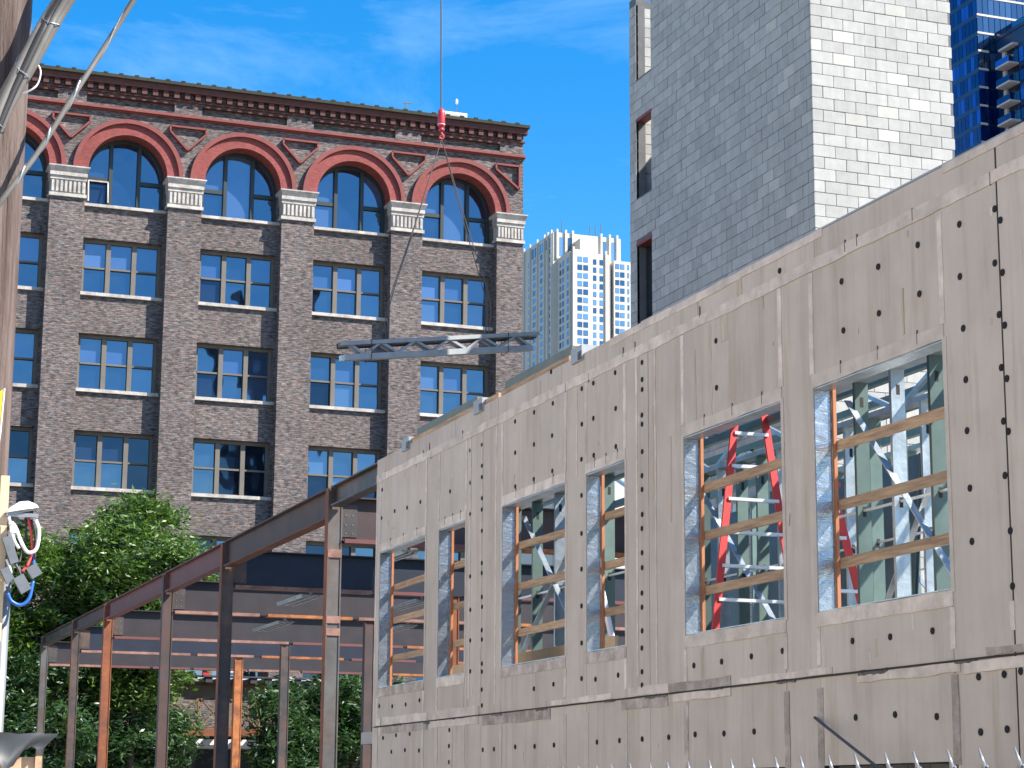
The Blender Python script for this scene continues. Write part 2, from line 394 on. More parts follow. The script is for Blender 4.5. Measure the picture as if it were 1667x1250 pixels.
# a unit box with chamfered edges, and a plain one, shared by all box-like pieces
def unit_mesh(name, ch):
    c = 0.5 - ch
    mb = MB()
    if ch == 0: mb.box(-.5, .5, -.5, .5, -.5, .5)
    else:
        import bmesh
        mb.box(-.5, .5, -.5, .5, -.5, .5)
        me = mb.mesh(name); bm = bmesh.new(); bm.from_mesh(me)
        bmesh.ops.recalc_face_normals(bm, faces=bm.faces)
        bmesh.ops.bevel(bm, geom=bm.edges[:], offset=ch, segments=1, affect='EDGES'); bm.to_mesh(me); bm.free(); return me
    me = mb.mesh(name)
    return me
UNIT = unit_mesh('unit_box', 0)
BLOCK_ME = unit_mesh('unit_block', 0.035)
for _me in (UNIT, BLOCK_ME): _me.materials.append(None)
def piece(name, m, parent, x0, x1, y0, y1, z0, z1, me=None, rot=None):
    o = bpy.data.objects.new(name, me or UNIT)
    mw = Matrix.Translation(((x0+x1)/2, (y0+y1)/2, (z0+z1)/2))
    if rot: mw = mw @ Euler(rot).to_matrix().to_4x4()
    mw = mw @ Matrix.Diagonal((max(abs(x1-x0), 1e-4), max(abs(y1-y0), 1e-4), max(abs(z1-z0), 1e-4), 1))
    link(o, parent, mw)
    o.material_slots[0].link = 'OBJECT'; o.material_slots[0].material = M[m]
    return o
def place(name, me, m, parent, mw):
    o = bpy.data.objects.new(name, me); link(o, parent, mw)
    o.material_slots[0].link = 'OBJECT'; o.material_slots[0].material = M[m]
    return o
def ibeam(mb, p, q, depth, width, tf=0.02, tw=0.014, up=(0, 0, 1)):
    """I section between p and q; p, q lie on the section's centre line."""
    p, q = Vector(p), Vector(q); d = (q-p).normalized(); a = d.cross(Vector(up)).normalized(); b = a.cross(d).normalized()
    off = b*(depth/2 - tf/2)
    mb.bar(p+off, q+off, width, tf, up); mb.bar(p-off, q-off, width, tf, up); mb.bar(p, q, tw, depth-2*tf, up)
    return mb
def curve_pts(pts, n=8):
    pts = [Vector(p) for p in pts]; P = [pts[0]*2-pts[1]] + pts + [pts[-1]*2-pts[-2]]; out = []
    for i in range(1, len(P)-2):
        for k in range(n):
            t = k/n; a, b, c, d = P[i-1], P[i], P[i+1], P[i+2]
            out.append(0.5*((2*b) + (c-a)*t + (2*a-5*b+4*c-d)*t*t + (3*b-a-3*c+d)*t**3))
    out.append(pts[-1]); return out

# ------------------------------------------------------------------ the setting
def sheet(name, m, x0, x1, y0, y1, z):
    o = MB().add([(x0,y0,z),(x1,y0,z),(x1,y1,z),(x0,y1,z)], [(0,1,2,3)]).build(name, m, None, (0, 0, z)); o['kind'] = 'structure'; return o
sheet('ground', 'ground', -2500, 2500, -2500, 3500, 0)
sheet('road', 'asphalt', -8.0, 0.6, -300, 600, 0.004)
pv = MB().box(0.6, 6.5, -300, 300, -0.05, 0.13).build('pavement', 'pavement'); pv['kind'] = 'structure'

# ------------------------------------------------------------------ brick warehouse
BY, PY = 80.0, 79.54            # recessed wall face, pilaster face
PITCHX, PW = 4.62, 1.35
def pil_x(i): return 10.15 + PITCHX*i
bb = thing('brick_warehouse', 'dark brick warehouse with red arched top windows across the back', 'building', (18, 80, 0))
IB = range(-2, 4)               # bays
XL, XR = pil_x(-2), 29.80
HEADS = [23.45 - 3.83*k for k in range(6)]
SILL_H, WHALF = 2.2, 1.55
AZ, AR = 26.08, 1.55            # arch springing and radius
wall = MB()
upper = MB()
for i in IB:
    x0, x1 = pil_x(i)+PW, pil_x(i+1); cx = (x0+x1)/2
    wall.box(x0, cx-WHALF, BY, BY+.42, 0, AZ); wall.box(cx+WHALF, x1, BY, BY+.42, 0, AZ)
    zt = 24.70
    for h in HEADS:
        wall.box(cx-WHALF, cx+WHALF, BY, BY+.42, h, zt); zt = h - SILL_H - .13
    wall.box(cx-WHALF, cx+WHALF, BY, BY+.42, 0, zt)
    # arch storey wall with its round-headed hole
    bx0 = XL if i == -2 else pil_x(i)+PW/2
    bx1 = XR if i == 3 else pil_x(i+1)+PW/2
    n = 28; r = 1.85; top = 28.85
    poly = [(bx0, AZ), (cx-r, AZ)] + [(cx-r*math.cos(math.pi*k/n), AZ+r*math.sin(math.pi*k/n)) for k in range(1, n)] + [(cx+r, AZ), (bx1, AZ)]
    y0, y1 = PY+.02, BY+.42
    for a, b in zip(poly[:-1], poly[1:]):
        if abs(a[0]-b[0]) < 1e-6: continue
        upper.add([(a[0],y0,a[1]),(b[0],y0,b[1]),(b[0],y0,top),(a[0],y0,top)], [(0,1,2,3)])
    upper.box(bx0, cx-1.75, y0, y1, top, 29.22); upper.box(cx+1.75, bx1, y0, y1, top, 29.22)
    upper.box(cx-1.75, cx+1.75, y0+.18, y1, top, 29.22)
    piece('panel_moulding', 'dark_red', bb, cx-1.75, cx+1.75, y0-.05, y0+.12, 29.16, 29.24)
wall.box(XL, XR, BY+.42, BY+22, 0, 24.6)
upper.box(XL, XR, PY+.02, BY+22, 29.22, 29.86)
upper.box(XL, XR, BY+.60, BY+22, 24.6, 29.22)
upper.box(XR-.3, XR, PY+.03, BY+.6, 26.1, 28.85)
wall.build('wall', 'brick', bb); upper.build('arcade_wall', 'brick', bb)
for i in range(-2, 5):
    x0 = pil_x(i); x1 = x0+PW if i < 4 else XR
    MB().box(x0, x1, PY, BY+.3, 0, 24.87).build('pilaster', 'brick', bb)
    cap = MB()
    cap.box(x0-.05, x1+.05, PY-.10, BY+.3, 24.87, 25.0)
    cap.box(x0, x1, PY-.02, BY+.3, 25.0, 25.55)
    cap.box(x0-.03, x1+.03, PY-.08, BY+.3, 25.55, 25.70)
    cap.box(x0-.05, x1+.05, PY-.14, BY+.3, 25.70, 25.84)
    y_a, y_b = PY-.14, PY-.26
    cap.add([(x0-.03,y_a,25.84),(x1+.03,y_a,25.84),(x1+.12,y_b,26.04),(x0-.12,y_b,26.04),(x0-.03,BY+.3,25.84),(x1+.03,BY+.3,25.84),(x1+.12,BY+.3,26.04),(x0-.12,BY+.3,26.04)],
            [(0,1,2,3),(4,0,3,7),(1,5,6,2),(3,2,6,7)])
    cap.box(x0-.12, x1+.12, y_b, BY+.3, 26.04, 26.09)
    co = cap.build('capital', 'stone', bb)
    fl = MB(); nf = 8
    for k in range(nf):
        fx = x0 + (x1-x0)*(k+.5)/nf
        fl.box(fx-.045, fx+.045, PY-.09, PY-.015, 25.06, 25.5)
    fl.build('fluting', 'stone', co)
def arc_ring(name, m, cx, r0, r1, y0, y1, n=32):
    mb = MB(); vs = []; fs = []
    for k in range(n+1):
        t = math.pi*k/n; c, s_ = -math.cos(t), math.sin(t)
        vs += [(cx+r0*c, y0, AZ+.02+r0*s_), (cx+r1*c, y0, AZ+.02+r1*s_), (cx+r1*c, y1, AZ+.02+r1*s_), (cx+r0*c, y1, AZ+.02+r0*s_)]
    for k in range(n):
        a, b = 4*k, 4*k+4
        for j in range(4): fs.append((a+j, a+(j+1) % 4, b+(j+1) % 4, b+j))
    fs += [(0,1,2,3), (4*n+3, 4*n+2, 4*n+1, 4*n)]
    return mb.add(vs, fs).build(name, m, bb)
def circle_poly(xa, xb, cx, r, zb, n=12):
    """region between x = xa..xb, above zb and below the arch of radius r."""
    pts = [(xa, zb), (xb, zb)]
    for k in range(n+1):
        x = xb + (xa-xb)*k/n
        d = max(r*r-(x-cx)**2, 0); pts.append((x, max(AZ+math.sqrt(d), zb+.001)))
    return pts
GY = BY+.38                      # glass plane
for i in range(-1, 4):
    x0, x1 = pil_x(i)+PW, pil_x(i+1); cx = (x0+x1)/2
    arc_ring('arch', 'red_brick', cx, AR, 2.0, PY-.04, BY+.22)
    arc_ring('arch_moulding', 'red_mould', cx, 2.0, 2.17, PY-.16, PY+.2)
    # round headed window
    fr = MB()
    fr.box(cx-AR-.08, cx-AR+.12, GY-.12, GY+.1, 24.82, AZ); fr.box(cx+AR-.12, cx+AR+.08, GY-.12, GY+.1, 24.82, AZ)
    fr.box(cx-AR, cx+AR, GY-.119, GY+.1, 24.82, 24.93)
    for s_ in (-1, 1):
        fr.box(cx+s_*.56-.07, cx+s_*.56+.07, GY-.14, GY+.1, 24.92, AZ+math.sqrt(AR*AR-.6**2)-.02)
    fr.box(cx-AR, cx-.62, GY-.10, GY+.1, 25.86, 26.02); fr.box(cx+.62, cx+AR, GY-.10, GY+.1, 25.86, 26.02)
    w = fr.build('arched_window', 'frame_dark', bb)
    arc = arc_ring('arch_frame', 'frame_dark', cx, AR-.12, AR+.06, GY-.12, GY+.1)
    WMw = WM[arc]; arc.parent = w; arc.matrix_parent_inverse = WM[w].inverted()
    R_ = AR-.1
    for (xa, xb, za, zb) in ((cx-.5, cx+.5, 24.93, None), (cx-R_, cx-.62, 26.02, None), (cx+.62, cx+R_, 26.02, None), (cx-R_, cx-.62, 24.93, 25.86), (cx+.62, cx+R_, 24.93, 25.86)):
        if zb is None: poly = circle_poly(xa, xb, cx, R_, za)
        else: poly = [(xa, za), (xb, za), (xb, zb), (xa, zb)]
        gm = 'glass_dark' if (i == 0 and zb and xa < cx) else 'glass'
        p = MB().prism(poly, 'y', GY, GY+.02).build('pane', gm, w, (cx, GY, 26))
        p.rotation_euler = (random.uniform(-.004, .004), 0, random.uniform(-.006, .006))
    if i == 0:   # the open sash of the first full arch
        sh = MB(); xa, xb = cx-R_+.02, cx-.66
        for (a, b) in (((xa, 24.95), (xa, 25.84)), ((xb, 24.95), (xb, 25.84)), ((xa, 25.84), (xb, 25.84))):
            sh.bar((a[0], GY-.16-(25.84-a[1])*.22, a[1]), (b[0], GY-.16-(25.84-b[1])*.22, b[1]), .05, .05, (0, 1, 0))
        sh.build('open_sash', 'stone', w)
    s0 = MB().box(cx-WHALF-.12, x1, BY-.14, GY+.1, 24.70, 24.815).build('sill', 'stone', w)
    # double hung windows below
    for k, h in enumerate(HEADS[:5]):
        za, zb = h-SILL_H, h
        f = MB(); xa, xb = cx-WHALF, cx+WHALF; fy = GY-.10
        f.box(xa, xa+.12, fy, GY+.1, za, zb); f.box(xb-.12, xb, fy, GY+.1, za, zb)
        f.box(xa+.12, xb-.12, fy, GY+.1, zb-.13, zb); f.box(xa+.12, xb-.12, fy, GY+.1, za, za+.07)
        pw = (xb-xa-.24-.36)/3
        xs = [xa+.12+j*(pw+.18) for j in range(3)]
        for j in (0, 1): f.box(xs[j]+pw, xs[j]+pw+.18, fy-.05, GY+.1, za, zb-.12)
        zm = za+1.06
        for j in range(3): f.box(xs[j], xs[j]+pw, fy-.02, GY+.1, zm-.035, zm+.035)
        w = f.build('window', 'frame', bb)
        for j in range(3):
            for (p0, p1) in ((za+.07, zm-.035), (zm+.035, zb-.13)):
                gm = 'glass' if random.random() < (0.95, .85, .6, .3, .25)[k] else 'glass_dark'
                if p0 > zm and k < 2 and random.random() < (.85 if k == 0 else .45): gm = 'glass_blind'
                piece('pane', gm, w, xs[j], xs[j]+pw, GY, GY+.02, p0, p1, rot=(random.uniform(-.006, .006), 0, random.uniform(-.012, .012)))
        MB().box(xa-.12, x1-.01, BY-.11, GY+.08, za-.13, za).build('sill', 'stone', w)
    # inverted triangle ornaments over the pilasters
for i in range(-1, 5):
    cxp = pil_x(i)+PW/2 if i < 4 else pil_x(i)+.62
    A, B, T = (cxp-.72, 28.22), (cxp+.72, 28.22), (cxp, 27.28)
    if i == 4: B, T = (cxp+.32, 28.22), (cxp+.32, 27.22)
    A2, B2 = (A[0], A[1]-.22), (B[0], B[1]-.22)
    tm = MB(); y_ = PY-.05
    for p, q in ((A, B), (A, A2), (B, B2), (A2, T), (B2, T)):
        tm.bar((p[0], y_, p[1]), (q[0], y_, q[1]), .075, .22, (0, 1, 0))
    tm.build('triangle_moulding', 'red_mould', bb)
sc = MB().box(XL, XR+.06, PY-.17, PY+.1, 28.62, 28.72).box(XL, XR+.04, PY-.07, PY+.1, 28.56, 28.62).build('string_course', 'red_mould', bb)
co = MB().box(XL, XR+.10, PY-.28, PY+.05, 29.63, 29.86).build('cornice', 'dark_red', bb)
MB().box(XL, XR+.06, PY-.08, PY+.02, 29.30, 29.36).build('cornice_band', 'dark_red', bb)
MB().box(XL, XR+.14, PY-.42, BY+1.0, 29.86, 29.99).build('roof_edge', 'moss', bb)
x = 7.5
while x < XR-.2:
    piece('dentil', 'dark_red', co, x, x+.21, PY-.20, PY+.03, 29.38, 29.63); x += .43
x = 7.6
while x < XR:
    piece('ridge_tile', 'moss', bb, x, x+.16, PY-.43, PY+.2, 29.985, 30.045); x += .62
MB().box(XL, XR, BY+1.0, BY+22, 29.86, 29.92).build('roof', 'roof', bb)
# roof top equipment
rt = thing('rooftop_unit', 'pale box shaped air unit on the warehouse roof behind the hook', 'air unit', (27.5, 82, 29.92))
MB().box(27.0, 28.1, 82, 83.2, 30.0, 31.2).build('housing', 'hvac', rt)
MB().box(27.08, 28.02, 81.98, 82.0, 30.75, 31.1).build('vent', 'stone', rt)
rg = thing('roof_rail', 'thin white guard rail lying along the warehouse roof edge', 'railing', (27.5, 81.5, 29.92))
MB().tube([(25.4, 81.3, 30.72), (29.4, 81.3, 30.72)], .03, 5).build('top_rail', 'white', rg)
for px_ in (25.5, 26.5, 28.5, 29.3): MB().tube([(px_, 81.3, 29.9), (px_, 81.3, 30.72)], .025, 5).build('post', 'white', rg)
an = thing('roof_antenna', 'thin roof antenna with small vane left of the red hook', 'antenna', (25.29, 82, 29.92))
MB().tube([(25.29, 82, 29.9), (25.29, 82, 31.35)], .02, 5).build('mast', 'steel_wire', an)
MB().bar((25.2, 82, 31.33), (25.55, 82, 31.36), .04, .06).build('vane', 'steel_wire', an)
an = thing('roof_lamp', 'thin rod with a white lamp head above the roof unit', 'antenna', (27.74, 82, 31.2))
MB().tube([(27.74, 82.4, 31.2), (27.74, 82.4, 31.72)], .02, 5).build('rod', 'steel_wire', an)
MB().tube([(27.74, 82.4, 31.70), (27.74, 82.4, 31.78), (27.74, 82.4, 31.9), (27.74, 82.4, 31.95)], [.02, .07, .06, .02], 8).build('lamp', 'white', an)

# ------------------------------------------------------------------ concrete block stair tower
bt = thing('block_tower', 'tall grey concrete block stair tower behind the sheathed wall', 'tower', (17.2, 32.7, 0))
CX0, CX1, CY0, CY1, CTOP = 15.93, 18.62, 29.0, 36.5, 17.62
MODX, MODZ, JT, TH = 0.4064, 0.2032, 0.011, 0.2
CZ0 = 0.170-MODZ
OPS = [(35.46, 36.18, 15.85, 17.7)] + [(35.46, 36.18, 13.40-2.54*k, 15.02-2.54*k) for k in range(5)]
mort = MB(); RC = 0.007
mort.box(CX0+RC, CX1-RC, CY0+RC, CY0+TH, 0, CTOP-.01)                       # front
mort.box(CX0+TH, CX1-RC, CY1-TH+RC, CY1, 0, CTOP-.01)                        # far end
mort.box(CX1-TH, CX1-RC, CY0+TH, CY1-TH+RC, 0, 16.9)                         # right side, unseen; height set to shade the shaft inside
mort.box(CX0+RC, CX0+TH, CY0+TH, OPS[0][0], 0, CTOP-.01); mort.box(CX0+RC, CX0+TH, OPS[0][1], CY1, 0, CTOP-.01)
zs = sorted([(o[2], o[3]) for o in OPS]); zc = 0
for a, b in zs:
    mort.box(CX0+RC, CX0+TH, OPS[0][0], OPS[0][1], zc, a); zc = b
mort.build('mortar_core', 'mortar', bt)
for k, (y0, y1, z0, z1) in enumerate(OPS):
    if k > 0: piece('lintel', 'lintel', bt, CX0-.004, CX0+TH+.004, y0-.02, y1+.02, z1-.05, z1+.012)
blocks = []      # (face, u0, u1, z0, z1)
ncourse = int((CTOP-CZ0)/MODZ)
for k in range(ncourse):
    z0 = CZ0+k*MODZ; z1 = z0+MODZ-JT
    if z1 < 0.05: continue
    z0 = max(z0, 0.0); off = 0 if k % 2 == 0 else MODX/2
    for face, ua, ub in (('f', CX0, CX1), ('l', CY0, CY1), ('b', CX0+TH, CX1-TH)):
        o_ = off if face != 'l' else MODX/2-off
        u = ua - o_
        while u < ub-.03:
            a, b = max(u, ua), min(u+MODX-JT, ub)
            if b-a > .05:
                if face == 'l':
                    spans = [(a, b)]
                    for (y0, y1, q0, q1) in OPS:
                        if z1 > q0+.03 and z0 < q1-.03:
                            ns = []
                            for (c, d) in spans:
                                if d <= y0 or c >= y1: ns.append((c, d))
                                else:
                                    if y0-c > .04: ns.append((c, y0))
                                    if d-y1 > .04: ns.append((y1, d))
                            spans = ns
                    for c, d in spans: blocks.append((face, c, d, z0, z1))
                elif face == 'f' or z0 > 12.5: blocks.append((face, a, b, z0, z1))
            u += MODX
def vis(b):
    f_, a, c, z0, z1 = b
    if z1 < 10.6 or z0 > 15.7 or f_ == 'b': return 1e9
    return 0 if f_ == 'f' else (a-CY0)
order = sorted(range(len(blocks)), key=lambda q: vis(blocks[q]))
near = set(q for q in order[:300] if vis(blocks[q]) < 1e8)
rest = MB()
for q, (f_, a, b, z0, z1) in enumerate(blocks):
    pr_ = random.uniform(-.003, .004); jz = random.uniform(-.002, .002)
    if f_ == 'f': bx = (a, b, CY0-pr_, CY0+.05, z0+jz, z1+jz)
    elif f_ == 'l': bx = (CX0-pr_, CX0+.05, a if a > CY0+.01 else CY0+.055, b, z0+jz, z1+jz)
    else: bx = (a, b, CY1-TH-pr_, CY1-TH+.05, z0+jz, z1+jz)
    if bx[3]-bx[2] < .02: continue
    if q in near:
        m_ = 'block_tan' if random.random() < (.05 if f_ == 'f' else .10) else 'block'
        piece('block', m_, bt, *bx, me=BLOCK_ME)
    else: rest.box(*bx)
rest.build('blockwork', 'block_far', bt, kind='stuff')

# ------------------------------------------------------------------ steel frame
sf = thing('steel_skeleton', 'rusty steel beams and columns standing left of the sheathed wall', 'steelwork', (12, 48, 0))
SX = 9.15
COLS = [('F', 33.3, 'mill_grey', .24), ('E', 41.3, 'mill', .24), ('D', 47.4, 'rust', .24), ('C', 55.4, 'rust_orange', .24), ('B', 60.9, 'mill', .22), ('A', 67.3, 'mill_grey', .22)]
CY = {c[0]: c[1] for c in COLS}
def column(x, y, m, w, top, fm=None):
    mb = MB(); fw = .2
    mb.box(x-w/2, x-w/2+.022, y-fw/2, y+fw/2, 0, top); mb.box(x+w/2-.022, x+w/2, y-fw/2, y+fw/2, 0, top)
    mb.box(x-w/2+.022, x+w/2-.022, y-fw/2+.015, y-fw/2+.035, 0, top)
    o = mb.build('column', m, sf)
    if fm: piece('rusty_flange', fm, o, x-w/2-.004, x-w/2-.001, y-fw/2-.002, y+fw/2, 0, top)
    MB().box(x-w/2-.06, x+w/2+.06, y-.17, y+.17, 0, .03).build('base_plate', m, o)
    return o
for nm, y, m, w in COLS:
    o = column(SX, y, m, w, 6.86, 'rust_orange' if m in ('mill_grey', 'mill') and nm != 'A' else None)
    if nm == 'F':
        for zz in (4.62, 4.42): piece('paint_mark', 'rust_soft', o, SX-.115, SX+.12, y-.106, y-.103, zz, zz+.12)
        piece('paint_mark', 'rust_soft', o, SX-.115, SX+.12, y-.106, y-.103, 5.7, 5.84)
for x, y, m in ((13.93, 60.9, 'rust_bright'), (13.94, 55.4, 'mill'), (13.94, 41.3, 'rust_orange'), (13.94, 47.4, 'rust')):
    column(x, y, m, .24, 5.96)
ends = [30.45, 33.3, 41.3, 47.4, 55.4, 60.9, 67.3]
deps = [.33, .50, .45, .42, .33, .31]
mats = ['mill', 'rust', 'rust_red', 'rust_red', 'rust', 'mill']
for k in range(6):
    ya, yb, d = ends[k], ends[k+1], deps[k]
    if k > 0: ya += .13
    yb -= .13
    mb = MB(); ibeam(mb, (SX, ya, 6.88-d/2), (SX, yb, 6.88-d/2), d, .2, .024)
    o = mb.build('edge_beam', mats[k], sf)
    piece('bottom_flange', 'rust_orange' if k in (1,) else mats[k], o, SX-.103, SX+.103, ya, yb, 6.88-d-.012, 6.88-d-.002)
    for e in (ya+.02, yb-.02):
        piece('end_plate', mats[k], o, SX-.10, SX-.012, e-.008, e+.008, 6.88-d+.03, 6.85)
xm = {'F': 'maroon', 'E': 'mill_blue', 'D': 'plum', 'C': 'plum', 'B': 'mill_blue', 'A': 'plum'}
for nm in 'FEDCBA':
    y = CY[nm]; d = .74; mb = MB()
    ibeam(mb, (SX+.13, y, 6.72-d/2), (26, y, 6.72-d/2), d, .26, .026)
    o = mb.build('cross_beam', xm[nm], sf)
    # lengths of paler pink, orange and red along the lower flange
    x = SX+.16
    while x < 25.5:
        L = random.uniform(1.2, 3.4)
        piece('flange_patch', random.choice(['rust_soft', 'rust_bright', 'rust_soft', 'rust_red']), o, x, min(x+L, 25.9), y-.137, y+.10, 6.72-d-.03, 6.72-d+.038); x += L+random.uniform(.05, .35)
    for xx in (SX+.2, SX+.32):
        for zz in (6.12, 6.26, 6.42): MB().tube([(xx, y-.01, zz), (xx, y-.03, zz)], .018, 6).build('bolt', 'mill_grey', o)
    piece('connection_plate', 'mill', o, SX+.13, SX+.40, y-.024, y-.008, 6.06, 6.6)
for (x, y0, y1, dz, w) in ((11.0, 41.5, 43.6, 0, .5), (12.0, 47.6, 50.2, -.02, .4), (13.4, 41.5, 43.9, 0, .4), (10.55, 33.5, 34.7, .0, .3), (15.0, 47.6, 49.8, 0, .4)):
    o = MB().box(x-w/2, x+w/2, y0, y1, 5.90+dz, 5.925+dz).build('deck_strip', 'galv', sf)
    for k in range(3): piece('rib', 'galv', o, x-w/2+.02+k*w/3, x-w/2+.07+k*w/3, y0, y1, 5.865+dz, 5.90+dz)
    MB().bar((x, y0+.1, 5.93+dz), (x-.15, y0+.05, 6.35), .05, .05).build('hanger', 'galv', o)

# ------------------------------------------------------------------ sheathed construction wall
WX = 9.0
sw = thing('sheathed_wall', 'grey beige sheathing board wall with six braced window openings', 'wall', (9.1, 20, 0))
Z_J, Z_T, Z_TOP, Z_H, Z_S = 2.838, 6.575, 6.875, 5.432, 3.405
WIN = [(14.30, 16.49), (17.12, 19.28), (20.80, 21.91), (22.56, 24.72), (26.14, 27.27), (27.87, 30.08)]
W_END, W_CTRL, W_NEAR = 30.33, 13.45, 5.0
GH = 2.06                        # ground floor window heads
# solid core behind the boards, with the openings left out
core = MB(); cx0, cx1 = WX+.016, WX+.165
ys = [W_NEAR] + [v for w in WIN for v in w] + [W_END]
for a, b in zip(ys[0::2], ys[1::2]): core.box(cx0, cx1, a, b, 0, Z_TOP)
for (a, b) in WIN:
    core.box(cx0, cx1, a, b, Z_H, Z_TOP); core.box(cx0, cx1, a, b, GH, Z_S); core.box(cx0, cx1, a, b, 0, .5)
core.build('wall_core', 'gap', sw)
G = .005
def board(y0, y1, z0, z1):
    d = random.uniform(-.002, .002)
    piece('sheathing_panel', 'board', sw, WX+d, WX+.015, y0+G, y1-G, z0+G, z1-G)
pier = [(W_CTRL, WIN[0][0])] + [(WIN[k][1], WIN[k+1][0]) for k in range(5)] + [(WIN[5][1], W_END)]
near_edges = [W_NEAR, 6.2, 7.42, 8.64, 9.86, 11.08, 12.26, W_CTRL]
for a, b in zip(near_edges[:-1], near_edges[1:]):
    board(a, b, Z_J, Z_T); board(a, b, .15, Z_J)
for k, (a, b) in enumerate(pier):
    if b-a > 1.2:
        m_ = a+(b-a)*(.58 if k == 2 else .52)
        board(a, m_, Z_J, Z_T); board(m_, b, Z_J, Z_T); board(a, m_, .15, Z_J); board(m_, b, .15, Z_J)
    else:
        board(a, b, Z_J, Z_T); board(a, b, .15, Z_J)
for (a, b) in WIN:
    board(a, b, Z_H, Z_T); board(a, b, Z_J, Z_S); board(a, b, GH, Z_J); board(a, b, .15, .5)
cop = [W_NEAR, 9.0, W_CTRL, 16.42, 18.9, 20.55, 22.7, 24.9, 26.6, 28.75, W_END]
for a, b in zip(cop[:-1], cop[1:]): board(a, b, Z_T, Z_TOP)
def tape(y0, y1, z0, z1, m='tape', jit=.006, proud=.004, step=.22):
    """a strip of joint tape laid by hand: uneven edges, a little proud of the boards."""
    horiz = (y1-y0) > (z1-z0); L = (y1-y0) if horiz else (z1-z0); n = max(2, int(L/step)); vs = []; fs = []
    xo = WX-.0025-proud-random.uniform(0, .0012)
    for k in range(n+1):
        t = k/n; e0, e1 = random.uniform(-jit, jit), random.uniform(-jit, jit)
        if horiz: y = y0+L*t; vs += [(xo, y, z0+e0), (xo, y, z1+e1), (WX+.002, y, z0+e0), (WX+.002, y, z1+e1)]
        else: z = z0+L*t; vs += [(xo, y0+e0, z), (xo, y1+e1, z), (WX+.002, y0+e0, z), (WX+.002, y1+e1, z)]
    for k in range(n):
        a = 4*k; b = a+4
        fs += [(a, a+1, b+1, b), (a+2, a, b, b+2), (a+1, a+3, b+3, b+1)]
    fs += [(0, 2, 3, 1), (4*n, 4*n+1, 4*n+3, 4*n+2)]
    return MB().add(vs, fs).build('tape_strip', m, sw)
# vertical joint tapes beside every opening, head, sill, coping and floor-line tapes
for k, (a, b) in enumerate(WIN):
    for y in (a, b):
        tape(y-.028 if y == b else y-.045, y+.045 if y == b else y+.028, Z_H+.13, Z_T-.06, proud=.004)
        tape(y-.004 if y == b else y-.05, y+.05 if y == b else y+.004, Z_S-.02, Z_H+.02, 'tape_soft', proud=.003, jit=.003)
        if random.random() < .8: tape(y-.035, y+.035, Z_J+.1, Z_S-.14, proud=.004)
        tape(y-.05, y+.05, GH-.02, Z_J-.1, 'tape_dark' if k < 2 else 'tape_soft', proud=.004)
    tape(a-.02, b+.02, Z_H+.004, Z_H+.125, 'tape' if k in (2, 3, 4, 5) else 'tape_soft', proud=.0055)
    tape(a-.02, b+.02, Z_S-.13, Z_S-.004, 'tape' if k in (0, 1, 4) else 'tape_dark', proud=.0055)
    for q in range(3):
        y = a+(b-a)*(q+.6)/3.4; piece('sealant_tick', 'tape_smear', sw, WX-.0095, WX-.001, y-.006, y+.006, Z_H+.04, Z_H+.16)
y = W_NEAR
while y < W_END-.1:
    L = random.uniform(1.1, 2.6); e = min(y+L, W_END-.02)
    tape(y, e, Z_T-.055, Z_T+.055, 'tape', jit=.009, proud=.0065); tape(y, e, Z_TOP-.06-.03*random.random(), Z_TOP+.004, 'tape', jit=.006, proud=.004) if random.random() < .7 else None
    if random.random() < .8: tape(y, e-random.uniform(0, .5), Z_J+.012, Z_J+.07+.06*random.random(), 'tape' if random.random() < .6 else 'tape_dark', jit=.009, proud=.0065)
    if random.random() < .75: tape(y, e-random.uniform(0, .5), Z_J-.08-.06*random.random(), Z_J-.012, 'tape_dark' if random.random() < .6 else 'tape', jit=.009, proud=.0065)
    y = e
y = 12.0
while y < W_END-.3:
    L = random.uniform(.15, .7)
    tape(y, y+L, Z_J-.012-.022*random.random(), Z_J+.008, 'tape_smear', jit=.008, proud=.009, step=.05); y += L+random.uniform(.5, 1.8)
for (y, z0, z1, m_, w_) in ((19.98, Z_J, Z_T, 'tape', .03), (20.47, Z_J+.2, Z_T, 'tape', .04), (25.5, Z_J, Z_T, 'tape', .03), (24.95, Z_J+.1, Z_T, 'tape', .04), (25.95, Z_J+.2, Z_T, 'tape', .05), (W_END-.05, Z_J, Z_T, 'tape', .04), (22.2, Z_H, Z_T, 'tape', .04), (W_CTRL+.02, 3.0, 3.3, 'tape', .06)):
    tape(y-w_/2, y+w_/2, z0+.02, z1-.06, m_, proud=.0045)
piece('control_joint', 'gap', sw, WX-.0035, WX+.01, W_CTRL-.008, W_CTRL+.010, GH, Z_TOP)
piece('floor_joint', 'gap', sw, WX-.0150, WX+.01, W_NEAR, W_END-.15, Z_J-.006, Z_J+.010)
# the top of the wall: metal edge, timber plate lengths and loose strips
MB().box(WX+.002, WX+.17, W_NEAR, 20.35, Z_TOP+.001, Z_TOP+.02).build('edge_flashing', 'galv_pale', sw)
for a, b in ((22.5, 24.85), (24.95, 28.7)):
    MB().box(WX+.02, WX+.15, a, b, Z_TOP+.002, Z_TOP+.075).build('timber_plate', 'lumber', sw)
for a, b in ((22.5, 24.82), (25.9, 28.55)):
    o = MB().box(WX+.06, WX+.42, a, b, Z_TOP+.17, Z_TOP+.20).build('coping_strip', 'coping', sw)
    MB().box(WX+.06, WX+.09, a, b, Z_TOP+.078, Z_TOP+.17).build('coping_lip', 'coping', o)
for y in (28.82, 25.62, 22.15):
    o = MB().box(WX-.03, WX+.22, y-.17, y+.17, Z_TOP-.08, Z_TOP+.10).build('clip_bracket', 'galv_pale', sw)
    MB().box(WX-.034, WX-.031, y-.17, y-.05, Z_TOP-.07, Z_TOP+.03).build('bracket_slot', 'tape_smear', o)
